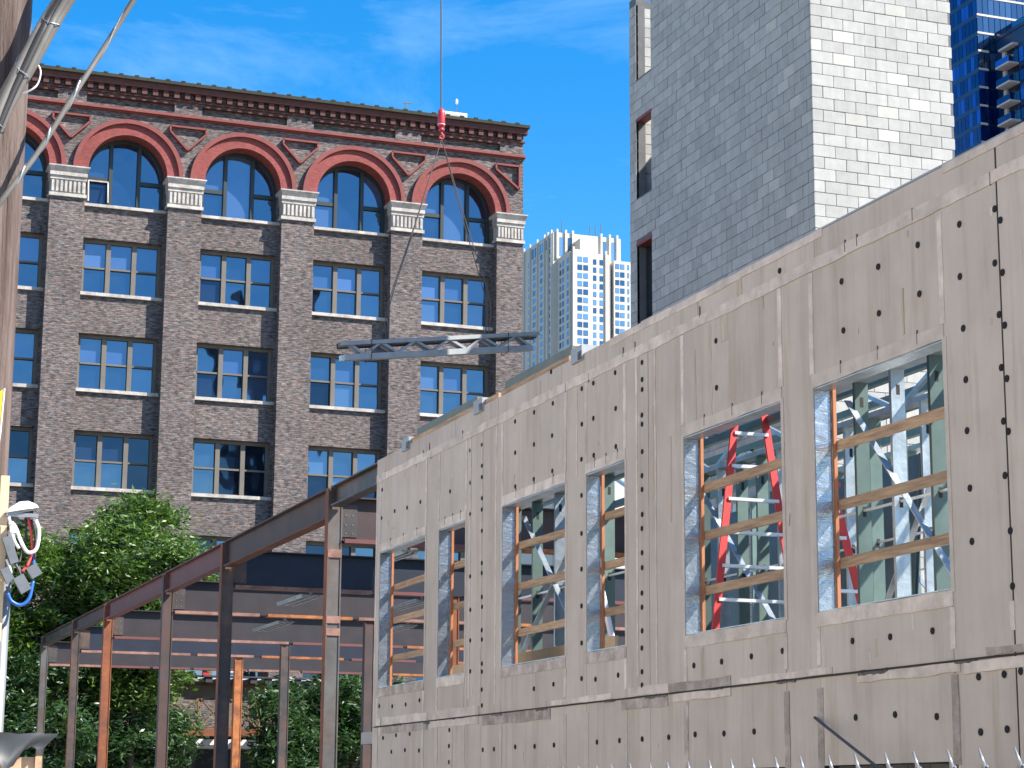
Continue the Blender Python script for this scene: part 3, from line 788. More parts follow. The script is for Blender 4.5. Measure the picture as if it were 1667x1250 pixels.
for k in range(14):
    y = random.uniform(12.3, 30); z = Z_T+random.uniform(-.04, .1); piece('sealant_tick', 'tape_smear', sw, WX-.0105, WX-.001, y-.007, y+.007, z-.05, z+.06)
DOTS = """13.48,6.31 13.41,6.20 13.99,6.32 13.51,5.88 13.41,5.78 14.63,6.31 15.28,6.28 15.92,6.30 14.63,5.89 14.01,5.89 13.99,5.46 13.48,5.46 13.41,5.36 15.29,5.87 15.91,5.85 13.98,5.04 13.48,5.04 13.41,4.94 13.99,4.63 13.48,4.62 13.42,4.53 13.98,4.17 13.49,4.20 13.98,3.75 13.45,3.77 13.45,3.35 17.09,6.68 18.48,6.29 18.48,5.81 20.31,6.43 20.31,6.24 20.31,6.13 20.32,5.85 20.32,5.75 20.32,5.45 20.33,5.19 20.33,5.04 20.33,4.77 20.34,4.62 20.34,4.36 20.34,4.20 20.35,3.93 20.35,3.78 20.35,3.53 20.36,3.35 20.36,3.10 20.36,2.96 20.37,2.40 22.04,6.46 22.04,6.04 22.05,5.63 22.05,5.21 22.05,4.77 22.05,4.36 22.05,3.94 22.05,3.52 22.05,3.12 25.51,6.35 25.50,6.07 25.50,5.92 25.49,5.64 25.49,5.49 25.48,5.21 25.47,4.79 25.47,4.66 25.46,4.35 25.45,4.22 25.45,3.92 25.44,3.80 25.43,3.49 25.43,3.39 25.43,3.16 25.42,2.96 25.98,6.35 25.96,5.91 25.95,5.49 25.93,4.66 25.91,4.22 25.90,3.82 25.89,3.42 24.25,6.05 23.59,6.05 24.24,5.62 23.59,5.62 22.97,5.63 21.68,5.62 21.04,5.62 30.03,6.38 30.03,5.95 29.36,5.97 28.75,5.94 28.12,5.94 26.80,5.91 29.97,3.14 29.32,3.11 28.67,3.11 28.03,3.14 23.56,3.08 22.92,3.10 21.64,3.09 21.00,3.10 29.75,2.67 29.11,2.69 28.46,2.69 29.32,2.46 28.67,2.47 28.02,2.45 26.71,2.69 26.72,2.48 26.71,2.27 25.37,2.40 24.95,2.40 24.19,2.41 23.53,2.40 22.90,2.40 21.60,2.40 20.97,2.40 21.05,6.46 21.04,6.05 21.69,6.46 21.69,6.05 22.96,6.45 23.59,6.45 24.26,6.45 22.98,6.06 23.02,6.85 19.08,3.09 18.45,3.09 17.81,3.10 17.18,3.11 15.89,3.11 15.26,3.10 14.60,3.10 19.07,2.41 18.42,2.40 17.78,2.40 19.70,2.40 15.87,2.46 15.22,2.46 14.58,2.42 13.96,2.28 13.60,2.29 13.96,2.70 13.61,2.70 13.39,2.71"""
wsh = MB().tube([(-.007, 0, 0), (0, 0, 0)], .029, 12).mesh('washer'); wsh.materials.append(None)
for s_ in DOTS.split():
    y, z = map(float, s_.split(','))
    place('washer', wsh, 'washer', sw, Matrix.Translation((WX-.003, y, z)))
for k in range(46):
    y, z = random.uniform(12.0, 30.0), random.choice([random.uniform(5.6, 6.5), random.uniform(2.2, 3.3), random.uniform(2.2, 6.5)])
    if any(a-.05 < y < b+.05 and Z_S-.1 < z < Z_H+.05 for a, b in WIN): continue
    h_ = random.uniform(.03, .16); w_ = random.uniform(.004, .016)
    piece('scuff_mark', random.choice(['tape', 'tape', 'tape_soft', 'tape_dark']), sw, WX-.0045, WX-.001, y-w_, y+w_, z, z+h_, rot=(random.uniform(-.2, .2), 0, 0))
for (y, w_, z0, z1) in ((18.62, .06, 5.55, 6.50), (18.30, .16, 6.25, 6.62), (18.98, .03, 5.50, 6.3), (20.05, .03, 4.9, 5.9), (17.95, .10, 6.60, 6.82), (18.9, .05, 2.95, 3.25), (15.5, .05, 2.95, 3.1), (19.6, .05, 4.6, 5.5), (26.6, .03, 2.2, 2.7), (23.4, .05, 6.6, 6.8), (14.9, .04, 5.6, 6.0)):
    o = tape(y-w_/2, y+w_/2, z0, z1, 'rust_run', jit=.012, proud=.0012, step=.10); o.name = 'rust_run'
piece('chalk_line', 'blue_wire', sw, WX-.0040, WX-.001, 13.062, 13.067, 2.05, 2.62)
# window linings, guard rails and their upright strip
for k, (a, b) in enumerate(WIN):
    ln = piece('window_lining', 'galv', sw, WX+.001, WX+.17, a+.002, b-.002, Z_H-.012, Z_H-.001)
    piece('far_jamb', 'galv_wrap', ln, WX+.001, WX+.17, b-.014, b-.002, Z_S+.012, Z_H-.013)
    piece('near_jamb', 'galv_wrap', ln, WX+.001, WX+.17, a+.002, a+.014, Z_S+.012, Z_H-.013)
    piece('sill_lining', 'galv', ln, WX+.001, WX+.17, a+.002, b-.002, Z_S+.001, Z_S+.011)
    piece('upright_strip', 'lumber_orange', sw, WX+.172, WX+.205, b-.045, b-.014, Z_S-.1, Z_H+.05)
    for z in (4.93, 4.40, 3.86):
        z += random.uniform(-.03, .03)
        o = piece('guard_rail', 'lumber', sw, WX+.207, WX+.245, a-.1, b-.02, z-.045, z+.045, rot=(random.uniform(-.012, .012), 0, 0))
# ------------------------------------------------------------------ inside the shell
fl = MB().box(9.17, 22, 12, 31.5, 2.62, 2.80).build('floor_slab', 'slab'); tag(fl, 'unseen concrete floor slab added to darken below and bounce light', 'floor')  # unseen slab, added to keep the storey below dark and bounce light
def stud_mesh():
    mb = MB(); mb.box(-.02, .02, -.075, -.072, 0, 1).box(-.02, -.017, -.072, .072, 0, 1).box(.017, .02, -.072, .072, 0, 1)
    return mb
def partition(name, label, x, y0, y1, z0, z1, sp, m='stud', braces=(), holes=True):
    t = thing(name, label, 'stud wall', (x, (y0+y1)/2, z0))
    y = y0; k = 0
    while y <= y1+.01:
        st = MB().box(x-.075, x-.072, y-.022, y+.022, z0, z1).box(x-.072, x+.075, y-.022, y-.019, z0, z1).box(x+.072, x+.075, y-.019, y+.022, z0, z1).build('stud', m if k % 3 else 'galv', t)
        if holes:
            for zz in (z0+.6, z0+1.7, z0+2.8):
                if zz < z1: piece('punched_slot', 'gap', st, x-.02, x+.02, y-.0235, y-.0222, zz, zz+.10)
        y += sp; k += 1
    piece('bottom_track', 'galv', t, x-.08, x+.08, y0-.1, y1+.1, z0-.02, z0+.03); piece('top_track', 'galv', t, x-.08, x+.08, y0-.1, y1+.1, z1-.03, z1+.03)
    for zz in (z0+.75, z0+1.75): piece('bridging_channel', 'alu', t, x-.015, x+.015, y0, y1, zz, zz+.022)
    for (ya, za, yb, zb) in braces: MB().bar((x-.09, ya, za), (x-.09, yb, zb), .012, .075, (1, 0, 0)).build('diagonal_brace', 'galv', t)
    return t
partition('stud_partition', 'open green stud partition seen through the largest opening', 10.35, 15.2, 18.75, 2.82, 5.9, .70, braces=((18.1, 5.7, 15.9, 3.4),))
partition('stud_partition', 'open green stud partition seen through the middle openings', 10.35, 23.6, 29.9, 2.82, 5.9, .85, braces=((27.3, 5.7, 24.6, 3.3), (24.6, 5.7, 27.6, 3.6)))
partition('stud_partition', 'dark open stud row midway between wall and steel sheets', 11.75, 17.4, 25.8, 2.82, 6.0, .55, braces=((24.5, 5.8, 21.5, 3.0), (18.2, 5.8, 20.6, 3.0)))
partition('stud_partition', 'inner stud partition standing before the block tower', 13.6, 20.0, 28.6, 2.82, 6.1, .61, 'stud', braces=((20.5, 3.2, 24.0, 5.8),))
for (x, y0, y1, z0, z1) in ((13.5, 20.4, 21.1, 3.3, 5.9), (13.5, 22.9, 23.7, 2.9, 5.8), (13.5, 25.3, 26.3, 2.9, 6.0)):
    pass
for k, (x, y0, y1, lab) in enumerate(((12.5, 19.6, 20.5, 'narrow blue grey steel sheet leaning behind the largest opening'), (12.5, 20.75, 21.7, 'tall blue grey steel sheet right of the narrow one inside'), (12.6, 22.1, 23.6, 'wide blue grey steel sheet behind the red ladder opening'), (12.65, 23.9, 25.2, 'blue grey steel sheet between the red ladder and the inner studs'), (12.7, 25.6, 27.6, 'widest blue grey steel sheet, left of the red ladder inside'))):
    t = thing('steel_sheet', lab, 'metal sheet', (x, (y0+y1)/2, 2.82))
    MB().bar((x, (y0+y1)/2, 2.82), (x+.25, (y0+y1)/2, 5.75), y1-y0, .01, (1, 0, 0)).build('sheet', 'galv_blue', t)
    MB().bar((x-.02, y0+.05, 2.82), (x+.23, y0+.05, 5.75), .03, .03, (1, 0, 0)).build('stiffener', 'stud', t)
def roof_truss(x, y0, y1, z0, z1, label):
    t = thing('roof_truss', label, 'roof truss', (x, (y0+y1)/2, z0), 'roof trusses inside the shell')
    piece('top_chord', 'stud', t, x-.04, x+.04, y0, y1, z1-.09, z1); piece('bottom_chord', 'stud', t, x-.04, x+.04, y0, y1, z0, z0+.09)
    n = 12
    for k in range(n):
        ya, yb = y0+(y1-y0)*k/n, y0+(y1-y0)*(k+1)/n
        MB().bar((x, ya, z0+.05 if k % 2 else z1-.05), (x, yb, z1-.05 if k % 2 else z0+.05), .05, .05, (1, 0, 0)).build('web_member', 'galv', t)
    return t
for k, (x, lab) in enumerate(((10.9, 'green steel roof truss nearest the sheathed wall, inside the shell'), (12.1, 'second green roof truss inside the shell, behind the first'), (13.2, 'third green roof truss inside, in front of the block tower'))):
    roof_truss(x, 14.2, 28.6, 6.0+.06*k, 6.6+.06*k, lab)
def ladder(label, yl, xl0, xl1, xr0, xr1, z0, z1, n):
    """step ladder facing the street: tapering rails, rungs running across."""
    t = thing('step_ladder', label, 'ladder', ((xl0+xr0)/2, yl, z0))
    lean = .06
    def P(x0, x1, f): return (x0+(x1-x0)*f, yl+lean*f*2.5, z0+(z1-z0)*f)
    MB().bar(P(xl0, xl1, 0), P(xl0, xl1, 1), .085, .03, (0, 1, 0)).build('rail', 'ladder_red', t)
    MB().bar(P(xr0, xr1, 0), P(xr0, xr1, 1), .085, .03, (0, 1, 0)).build('rail', 'ladder_red', t)
    for k in range(1, n):
        f = k/n; a, b = Vector(P(xl0, xl1, f)), Vector(P(xr0, xr1, f))
        MB().bar(a, b, .07, .035).build('rung', 'alu', t)
    a, b = Vector(P(xl0, xl1, 1)), Vector(P(xr0, xr1, 1))
    MB().bar(a-Vector((.06, 0, 0)), b+Vector((.06, 0, 0)), .16, .05).build('top_cap', 'ladder_red', t)
ladder('tall red step ladder with white rungs behind the second opening', 20.9, 10.02, 10.50, 11.28, 10.82, 2.82, 6.25, 9)
ladder('red step ladder low in the largest opening at right', 19.5, 10.60, 10.74, 11.42, 10.92, 2.82, 5.1, 8)
t = thing('white_post', 'leaning white plastic pipe behind the middle opening', 'pipe', (10.0, 23.4, 2.82))
MB().tube([(10.02, 23.2, 3.0), (9.9, 24.3, 5.6)], .04, 8, True).build('pipe', 'white', t)
t = thing('plywood_sheet', 'pale plywood sheet lying low behind the left openings', 'plywood', (10.2, 27.2, 2.82))
MB().box(9.9, 9.94, 23.2, 29.8, 3.5, 3.72).build('sheet', 'plywood', t)
MB().box(9.95, 10.0, 28.6, 28.75, 2.82, 3.5).build('leg', 'plywood', t)
t = thing('brace_rod', 'thin black rod leaning on the wall near the fence', 'rod', (8.4, 14.3, 0))
MB().tube([(8.98, 16.57, 2.484), (8.5, 14.66, 2.013), (6.46, 6.54, 0.01)], .013, 6).build('rod', 'cable_dark', t)

# ------------------------------------------------------------------ crane hook, slings and hanging truss
HY = 38.0
hk = thing('crane_hook', 'red crane hook block hanging on its rope above the roof', 'crane hook', (12.48, HY, 14.78))
MB().tube([(12.47, HY, 15.36), (12.25, HY, 32.0)], .017, 6).build('rope', 'steel_wire', hk)
MB().tube([(12.475, HY, z) for z in (15.0, 15.03, 15.12, 15.30, 15.38, 15.41)], [.03, .07, .075, .075, .06, .02], 12).build('sheave_block', 'hook_red', hk, smooth=True)
MB().tube([(12.475, HY, 15.06), (12.475, HY, 15.075)], .081, 12).build('band', 'alu', hk)
MB().tube([(12.478, HY, z) for z in (14.93, 14.95, 15.0)], [.045, .06, .05], 10).build('swivel', 'hook_red', hk, smooth=True)
hp = [(12.48, HY, 14.95), (12.482, HY, 14.88)] + [(12.482+.05*math.sin(t_)+.0, HY, 14.825-.05*math.cos(t_)*-1) for t_ in (0.3, .9, 1.5, 2.1, 2.7, 3.3, 3.9, 4.4)]
MB().tube(hp, .018, 8).build('hook', 'hook_red', hk, smooth=True)
ht = thing('hanging_truss', 'bundled galvanised truss slung in the air before the warehouse', 'truss', (12.5, HY, 10.2))
def TP(t_, z_):  # along the truss, t_ 0..1 left to right
    return Vector((10.47+4.20*t_, HY+0.25*t_, 10.36+.60*t_+z_))
def channel(name, a, b, w, h, m, parent):
    mb = MB(); d = (b-a).normalized(); 
    mb.bar(a, b, w, .008); mb.bar(a+Vector((0, -w/2, -h/2)), b+Vector((0, -w/2, -h/2)), .008, h); mb.bar(a+Vector((0, w/2, -h/2)), b+Vector((0, w/2, -h/2)), .008, h)
    return mb.build(name, m, parent)
channel('top_chord', TP(0, .075), TP(1, .085), .16, .075, 'galv_pale', ht)
channel('top_chord', TP(0.005, .09)+Vector((0, .2, 0)), TP(1.0, .09)+Vector((0, .2, 0)), .14, .10, 'mill_grey', ht)  # rear chord coloured dark to stand for the shadow inside the front channel
MB().bar(TP(0.02, -.235), TP(.962, -.235), .17, .11).build('bottom_chord', 'galv_pale', ht)
MB().bar(TP(0.02, -.20)+Vector((0, .2, 0)), TP(.962, -.20)+Vector((0, .2, 0)), .15, .1).build('bottom_chord', 'galv', ht)
tt = [0.05, .115, .20, .285, .37, .455, .54, .625, .71, .795, .88, .95]
for k, (a, b) in enumerate(zip(tt[:-1], tt[1:])):
    za, zb = (.03, -.19) if k % 2 == 0 else (-.19, .03)
    MB().bar(TP(a, za), TP(b, zb), .12, .05).build('web_member', 'galv_pale', ht)
    MB().bar(TP(a, za)+Vector((0, .2, .02)), TP(b, zb)+Vector((0, .2, .02)), .09, .03).build('web_member', 'galv', ht)
for f_ in (.15, .835):
    p = TP(f_, 0)
    MB().tube([p+Vector(v) for v in ((0, -.10, .09), (0, -.10, -.30), (0, .30, -.30), (0, .30, .12), (0, -.10, .09))], .008, 5, False).build('strap', 'cable_dark', ht)
HB = Vector((12.485, HY, 14.77))
for f_, dy, lab in ((.235, -.06, 'near left wire sling from hook to hanging truss'), (.245, .26, 'far left wire sling from hook to hanging truss'), (.735, -.06, 'near right wire sling from hook to hanging truss'), (.745, .26, 'far right wire sling from hook to hanging truss')):
    p = TP(f_, .08)+Vector((0, dy, 0)); k_ = p+Vector((.02, 0, .72))
    o = MB().tube(curve_pts([HB, HB.lerp(k_, .5)+Vector((0, 0, -.04)), k_, p], 6), .0095, 5).build('lifting_sling', 'sling')
    tag(o, lab, 'sling', 'slings under the crane hook')

# ------------------------------------------------------------------ far towers
wt = thing('white_tower', 'distant cream high-rise tower between warehouse and block tower', 'tower', (285, 700, 0))
def tower_box(name, x0, x1, y0, y1, top): return MB().box(x0, x1, y0, y1, 0, top).build(name, 'tower_wall', wt)
tower_box('rear_block', 271.4, 298.5, 693, 726, 209.5)
tower_box('front_block', 273.2, 289.4, 681, 693, 199.3)
tower_box('bay', 274.0, 280.3, 679.2, 681, 199.8)
tower_box('side_block', 290.2, 306, 680, 693, 197.2)
tower_box('lower_wing', 272.6, 290, 726, 742, 192.0)
tower_box('roof_house', 279.6, 284.6, 686.5, 692.9, 206.3)
FLH = 3.03
def win_y(x0, x1, y, z0, z1): piece('window', 'tower_glass', wt, x0, x1, y-.12, y+.3, z0, z1)
def win_x(x, y0, y1, z0, z1): piece('window', 'tower_glass', wt, x-.12, x+.3, y0, y1, z0, z1)
for k in range(14):
    zt = 197.2-k*FLH
    for (a, b) in ((275.6, 277.4), (277.9, 279.7)): win_y(a, b, 679.2, zt-1.95, zt)
    for (a, b) in ((282.4, 283.7), (285.0, 286.4)): win_y(a, b, 681, zt-1.95, zt)
    for (a, b) in ((290.8, 292.3), (292.7, 294.4), (295.6, 296.3)): win_y(a, b, 680, zt-3.0, zt-1.1)
    for (a, b) in ((682.0, 683.6), (686.5, 688.0), (689.2, 690.6)): win_x(273.2, a, b, zt-1.95, zt)
for k in range(17):
    zt = 203.6-k*FLH
    for (a, b) in ((694.5, 696.3), (697.2, 699.0), (701.6, 703.2), (704.2, 705.8), (709.2, 710.8), (711.8, 713.4), (716.6, 718.2)): win_x(271.4, a, b, zt-1.9, zt)
    if k < 14:
        for (a, b) in ((727.5, 729.3), (731, 733)): win_x(272.6, a, b, zt-16.9, zt-15)
for x in (272.6, 276.0, 278.8, 290.2, 293.6, 296.6): piece('crown_fin', 'tower_wall', wt, x, x+.7, 692.3, 693, 199.5, 210.6)
for x in (274.0, 277.3, 291.2, 294.7): win_y(x, x+1.6, 693, 200.6, 207.8)
for y in (693.4, 697.0, 700.6, 708, 715.6, 722): piece('crown_fin', 'tower_wall', wt, 270.8, 271.4, y, y+.7, 150, 210.4)
for y in (694.6, 698.2, 702.0, 705, 710, 713): win_x(271.4, y, y+1.7, 204.2, 207.9)
for x in (273.9, 281.2, 287.4): piece('pier', 'tower_wall', wt, x-.35, x+.35, 678.6 if x < 280 else 680.4, 679.3 if x < 280 else 681.1, 90, 200.6)
for (x, y, h) in ((275.4, 694, 3), (287, 695, 2.6), (291.3, 694.5, 3.6), (288.8, 694, 2.4)): MB().tube([(x, y, 209), (x, y, 211.5+h)], .18, 5).build('mast', 'steel_wire', wt)

gt = thing('glass_tower', 'cobalt blue glass tower at the top right corner', 'tower', (200, 295, 0))
GX, GYY, GF = 184.85, 280.0, 3.15
MB().box(GX+.25, 222, GYY+.25, 312, 0, 175).build('core', 'blue_band', gt)
MB().box(188.35, 222, 262, GYY+.24, 0, 126.4).build('wing', 'blue_band', gt)
z0 = 130.85-12*GF
for k in range(17):
    za = z0+k*GF
    piece('spandrel', 'blue_band', gt, GX-.03, GX+.26, GYY, 304, za-.75, za)
    if za > 128: piece('slab_edge', 'balcony', gt, GX, 197, GYY-.12, GYY+.26, za-.35, za)
    else: piece('slab_edge', 'balcony', gt, GX, GX+3.3-(.45*(17-k) if k < 11 else 0)*.4, GYY-.12, GYY+.26, za-.35, za)
    for j in range(11): piece('glass_pane', 'blue_glass', gt, GX, GX+.1, GYY+.12+j*1.12, GYY+.12+j*1.12+1.02, za+.02, za+GF-.77, rot=(0, random.uniform(-.006, .006), random.uniform(-.012, .012)))
    for j in range(4 if za < 126 else 9): piece('glass_pane', 'glass' if za > 121 else 'blue_glass', gt, GX+.1+j*1.12, GX+.1+j*1.12+1.0, GYY, GYY+.1, za+.02, za+GF-.37, rot=(random.uniform(-.006, .006), 0, random.uniform(-.012, .012)))
for k in range(8):
    za = 120.6-k*3.25
    piece('balcony_slab', 'balcony', gt, 186.3, 188.3, 273.6, 277.4, za-.3, za)
    piece('balcony_fin', 'balcony', gt, 187.9, 188.34, 276.9, 277.7, za, za+2.9)
    piece('balcony_glass', 'blue_glass', gt, 186.35, 186.4, 273.6, 277.4, za, za+1.05)
    for j in range(3): piece('glass_pane', 'glass_dark', gt, 188.24, 188.34, 273.7+j*1.05, 273.7+j*1.05+.95, za+.05, za+2.8)
    for j in range(9): piece('glass_pane', 'blue_glass', gt, 188.24, 188.34, 262.2+j*1.25, 262.2+j*1.25+1.15, za-.1, za+2.4, rot=(0, 0, random.uniform(-.01, .01)))
piece('balcony_fin', 'balcony', gt, 187.2, 188.34, 273.6, 277.7, 123.6, 123.95)
MB().box(188.2, 222, 261.8, GYY+.2, 126.4, 127.0).build('wing_roof_edge', 'blue_band', gt)
MB().box(188.3, 188.4, 261.9, GYY, 127.0, 127.9).build('roof_rail', 'glass', gt)

# ------------------------------------------------------------------ towers across the street behind the camera, seen only as reflections
def plain_tower(label, x0, x1, y0, y1, top, m, fl_):
    t = thing('office_tower', label, 'tower', ((x0+x1)/2, (y0+y1)/2, 0))
    MB().box(x0, x1, y0, y1, 0, top).build('shaft', m, t)
    bands = MB(); z = 4
    while z < top-2: bands.box(x0-.05, x1+.05, y0-.05, y1+.05, z, z+1.0); z += fl_
    bands.build('floor_bands', 'blue_band', t)
plain_tower('dark tower reflected in the lower warehouse windows', 30, 44, -95, -80, 34, 'mill', 3.6)
plain_tower('slender dark tower reflected in the middle warehouse windows', 56, 60, -90, -84, 62, 'mill', 3.4)

# ------------------------------------------------------------------ elevated track and low canopy behind the frame
lt = thing('elevated_track', 'brown steel lattice girder of an elevated rail track behind trees', 'railway', (20, 76, 0))
LY = 75.6
MB().box(0, 45, LY, LY+.05, 5.50, 5.98).build('fascia_girder', 'l_steel', lt)
MB().box(0, 45, LY-.18, LY+.25, 5.98, 6.02).build('top_flange', 'l_steel', lt)
MB().box(0, 45, LY-.15, LY+.2, 4.12, 4.38).build('bottom_flange', 'rust_orange', lt)
x = 6.0
while x < 30:
    for (a, b) in (((x, 4.38), (x+1.1, 5.5)), ((x+1.1, 4.38), (x, 5.5))):
        MB().bar((a[0], LY, a[1]), (b[0], LY, b[1]), .05, .16, (0, 1, 0)).build('lattice_bar', 'l_steel', lt)
    piece('lattice_post', 'l_steel', lt, x-.06, x+.06, LY-.04, LY+.06, 4.38, 5.5)
    piece('track_tie', 'tie', lt, x+.1, x+.35, LY-.5, LY+3, 6.02, 6.2); piece('track_tie', 'tie', lt, x+.65, x+.9, LY-.5, LY+3, 6.02, 6.2)
    x += 1.1
for yy in (LY+.6, LY+2.0): piece('running_rail', 'alu', lt, 0, 45, yy, yy+.07, 6.2, 6.34)
piece('walkway_rail', 'alu', lt, 0, 45, LY-.45, LY-.41, 6.45, 6.5); piece('walkway_board', 'tie', lt, 0, 45, LY-.55, LY-.1, 6.21, 6.27)
for x in (9.0, 13.4, 16.9, 20.3, 25): piece('signal_box', random.choice(['hvac', 'tie', 'hvac']), lt, x, x+.5, LY-.35, LY-.15, 6.27, 6.75)
piece('red_lantern', 'hook_red', lt, 15.92, 16.15, LY-.4, LY-.2, 6.28, 6.62)
for x in (4, 24, 40): MB().box(x-.25, x+.25, LY+.3, LY+.7, 0, 4.1).build('track_column', 'l_steel', lt)
cn = thing('dock_canopy', 'white concrete canopy band at the foot of the warehouse', 'canopy', (20, 78, 0))
MB().box(3, 29.5, 77.2, 79.6, 3.74, 4.06).build('slab', 'canopy', cn)
MB().box(3, 29.5, 78.6, 78.8, 0, 3.74).build('wall', 'mill_blue', cn)
for x in range(4, 29, 4): piece('post', 'mill', cn, x, x+.2, 77.5, 77.7, 0, 3.74)

# ------------------------------------------------------------------ trees
def tree(label, x, y, top, rx, rz, trunk_r, seed, m='leaf', leaves=26000, lean=(0, 0), low=None, size=.115, clumps=110):
    rnd = random.Random(seed)
    t = thing('street_tree', label, 'tree', (x, y, 0), 'trees behind the steel frame')
    cz = top-rz; tb = MB(); tips = []
    base = Vector((x, y, 0)); fork = Vector((x+lean[0]*.4, y, max(cz-rz*.75, 1.6)))
    tb.tube(curve_pts([base, base.lerp(fork, .5)+Vector((rnd.uniform(-.1, .1), 0, 0)), fork], 4), [trunk_r*(1-.45*k/8) for k in range(9)], 9)
    n1 = 8
    for k in range(n1):
        an = 2*math.pi*k/n1+rnd.uniform(-.3, .3); el = rnd.uniform(.35, 1.25)
        L = rx*rnd.uniform(.7, 1.0)
        e = Vector((x+lean[0]+math.cos(an)*math.cos(el)*L, y+math.sin(an)*math.cos(el)*L, fork.z+rz*rnd.uniform(.5, 1.5)*math.sin(el)))
        mid = fork.lerp(e, .5)+Vector((rnd.uniform(-.25, .25), rnd.uniform(-.25, .25), rnd.uniform(0, .35)))
        tb.tube(curve_pts([fork, mid, e], 4), [trunk_r*.5*(1-.8*q/8)+.012 for q in range(9)], 6)
        for j in range(5):
            s_ = mid.lerp(e, rnd.random()); e2 = s_+Vector((rnd.uniform(-1, 1)*rx*.45, rnd.uniform(-1, 1)*rx*.45, rnd.uniform(-.2, .9)*rz*.4))
            tb.tube([s_, s_.lerp(e2, .5)+Vector((0, 0, .1)), e2], [.035, .022, .008], 5); tips.append(e2)
    tb.build('trunk', 'bark', t, (x, y, 0), smooth=True)
    # clumps spread through an uneven crown; small leaves around each clump
    cl = [] 
    for q in range(clumps):
        while True:
            v = Vector((rnd.uniform(-1, 1), rnd.uniform(-1, 1), rnd.uniform(-1, 1)))
            if .25 < v.length < 1: break
        lump = .72+.28*math.sin(v.x*4.1+seed)*math.cos(v.y*3.3+seed*2)+.18*math.sin(v.z*6+seed)
        f_ = v.length**.45/v.length*lump
        c = Vector((x+lean[0]+v.x*f_*rx, y+v.y*f_*rx*.85, cz+v.z*f_*rz))
        if low is not None and c.z < low: c.z = low+rnd.random()*.6
        cl.append((c, rnd.uniform(.32, .75)))
    vs, fs = [], []
    per = leaves//len(cl)
    for c, r_ in cl:
        nrm = Vector((rnd.gauss(0, 1), rnd.gauss(0, 1), rnd.gauss(.8, .6))).normalized()
        for _ in range(per):
            d = Vector((rnd.gauss(0, 1), rnd.gauss(0, 1), rnd.gauss(0, .62)))*r_*.62
            p = c+d
            a = Vector((rnd.gauss(0, 1), rnd.gauss(0, 1), rnd.gauss(-.15, .5))).normalized()
            b = a.cross((nrm+Vector((rnd.gauss(0, .6), rnd.gauss(0, .6), rnd.gauss(0, .6)))).normalized())
            if b.length < .05: continue
            b.normalize(); L = size*rnd.uniform(.6, 1.5); w_ = L*rnd.uniform(.35, .55); k = len(vs)
            vs += [tuple(p-a*L), tuple(p+b*w_*.6-a*L*.1), tuple(p+a*L), tuple(p-b*w_*.6-a*L*.1)]
            fs.append((k, k+1, k+2, k+3))
    me = bpy.data.meshes.new('crown'); o3 = Vector((x, y, cz)); me.from_pydata([tuple(Vector(v)-o3) for v in vs], [], fs); me.update(); me.materials.append(M[m])
    o = bpy.data.objects.new('crown', me); link(o, t, Matrix.Translation(o3))
    return t
tree('tallest leafy tree, its crown rising left of the steel frame', 12.75, 71.4, 12.4, 3.3, 4.0, .17, 11, leaves=44000, clumps=190)
tree('broad leafy tree at the left behind the wires', 9.4, 72.8, 12.0, 3.1, 4.2, .16, 12, leaves=40000, clumps=180)
tree('leafy tree cut off by the left edge', 6.3, 71.6, 10.6, 2.7, 4.2, .16, 13, leaves=24000, clumps=110)
tree('dark lower tree seen between the left steel columns', 12.4, 73.3, 7.2, 2.9, 3.1, .12, 14, 'leaf_dark', 26000, clumps=120)
tree('dark low tree under the far end of the frame', 9.2, 70.6, 6.6, 2.2, 2.9, .11, 15, 'leaf_dark', 22000, clumps=100)
tree('dense dark tree between the grey column and the wall', 20.6, 72.0, 6.9, 2.3, 2.3, .13, 16, 'leaf_dark', 24000, clumps=110)
tree('small tree partly hidden by the thin back column', 18.0, 71.2, 6.0, 1.3, 2.0, .08, 17, 'leaf_dark', 12000, clumps=60)
tree('slim young tree with sprigs above the sloping beam', 16.4, 73.4, 10.95, .75, 1.5, .06, 18, 'leaf', 3600, clumps=34)

# ------------------------------------------------------------------ utility pole and its gear
PX, PYY = 0.965, 9.75
up = thing('utility_pole', 'weathered brown timber utility pole at the left edge', 'pole', (PX, PYY, 0))
n = 40
mb = MB(); pts = []; rs = []
rows = [0, 1.5, 3, 4, 5, 6, 8, 11]
seg = 28
for z in rows:
    r = .165-.0035*z
    for j in range(seg):
        a = 2*math.pi*j/seg; rr = r*(1+.018*math.sin(j*7.3)+.012*math.sin(j*3.1+z))
        mb.v.append((PX+math.cos(a)*rr, PYY+math.sin(a)*rr, z))
for i in range(len(rows)-1):
    for j in range(seg): j2 = (j+1) % seg; mb.f.append((i*seg+j, i*seg+j2, (i+1)*seg+j2, (i+1)*seg+j))
mb.f.append(tuple(range((len(rows)-1)*seg, len(rows)*seg)))
mb.build('shaft', 'pole_wood', up, (PX, PYY, 0), smooth=True)
piece('wood_strip', 'plywood', up, 1.06, 1.098, 9.48, 9.52, 2.4, 3.14)
ys_ = thing('yellow_sign', 'yellow sheet sign seen edge on against the pole', 'sign', (1.04, 9.5, 3.2))
MB().add([(.90, 9.46, 3.42), (1.055, 9.50, 3.54), (1.048, 9.50, 3.34), (1.03, 9.50, 3.15), (.90, 9.46, 3.10), (.90, 9.47, 3.42), (1.055, 9.51, 3.54), (1.048, 9.51, 3.34), (1.03, 9.51, 3.15), (.90, 9.47, 3.10)],
         [(0,1,2,3,4), (9,8,7,6,5), (0,5,6,1), (1,6,7,2), (2,7,8,3), (3,8,9,4), (4,9,5,0)]).build('sheet', 'yellow', ys_)
MB().tube([(1.055, 9.498, 3.54), (1.048, 9.498, 3.34), (1.03, 9.498, 3.15)], .004, 5).build('edge_trim', 'white', ys_)
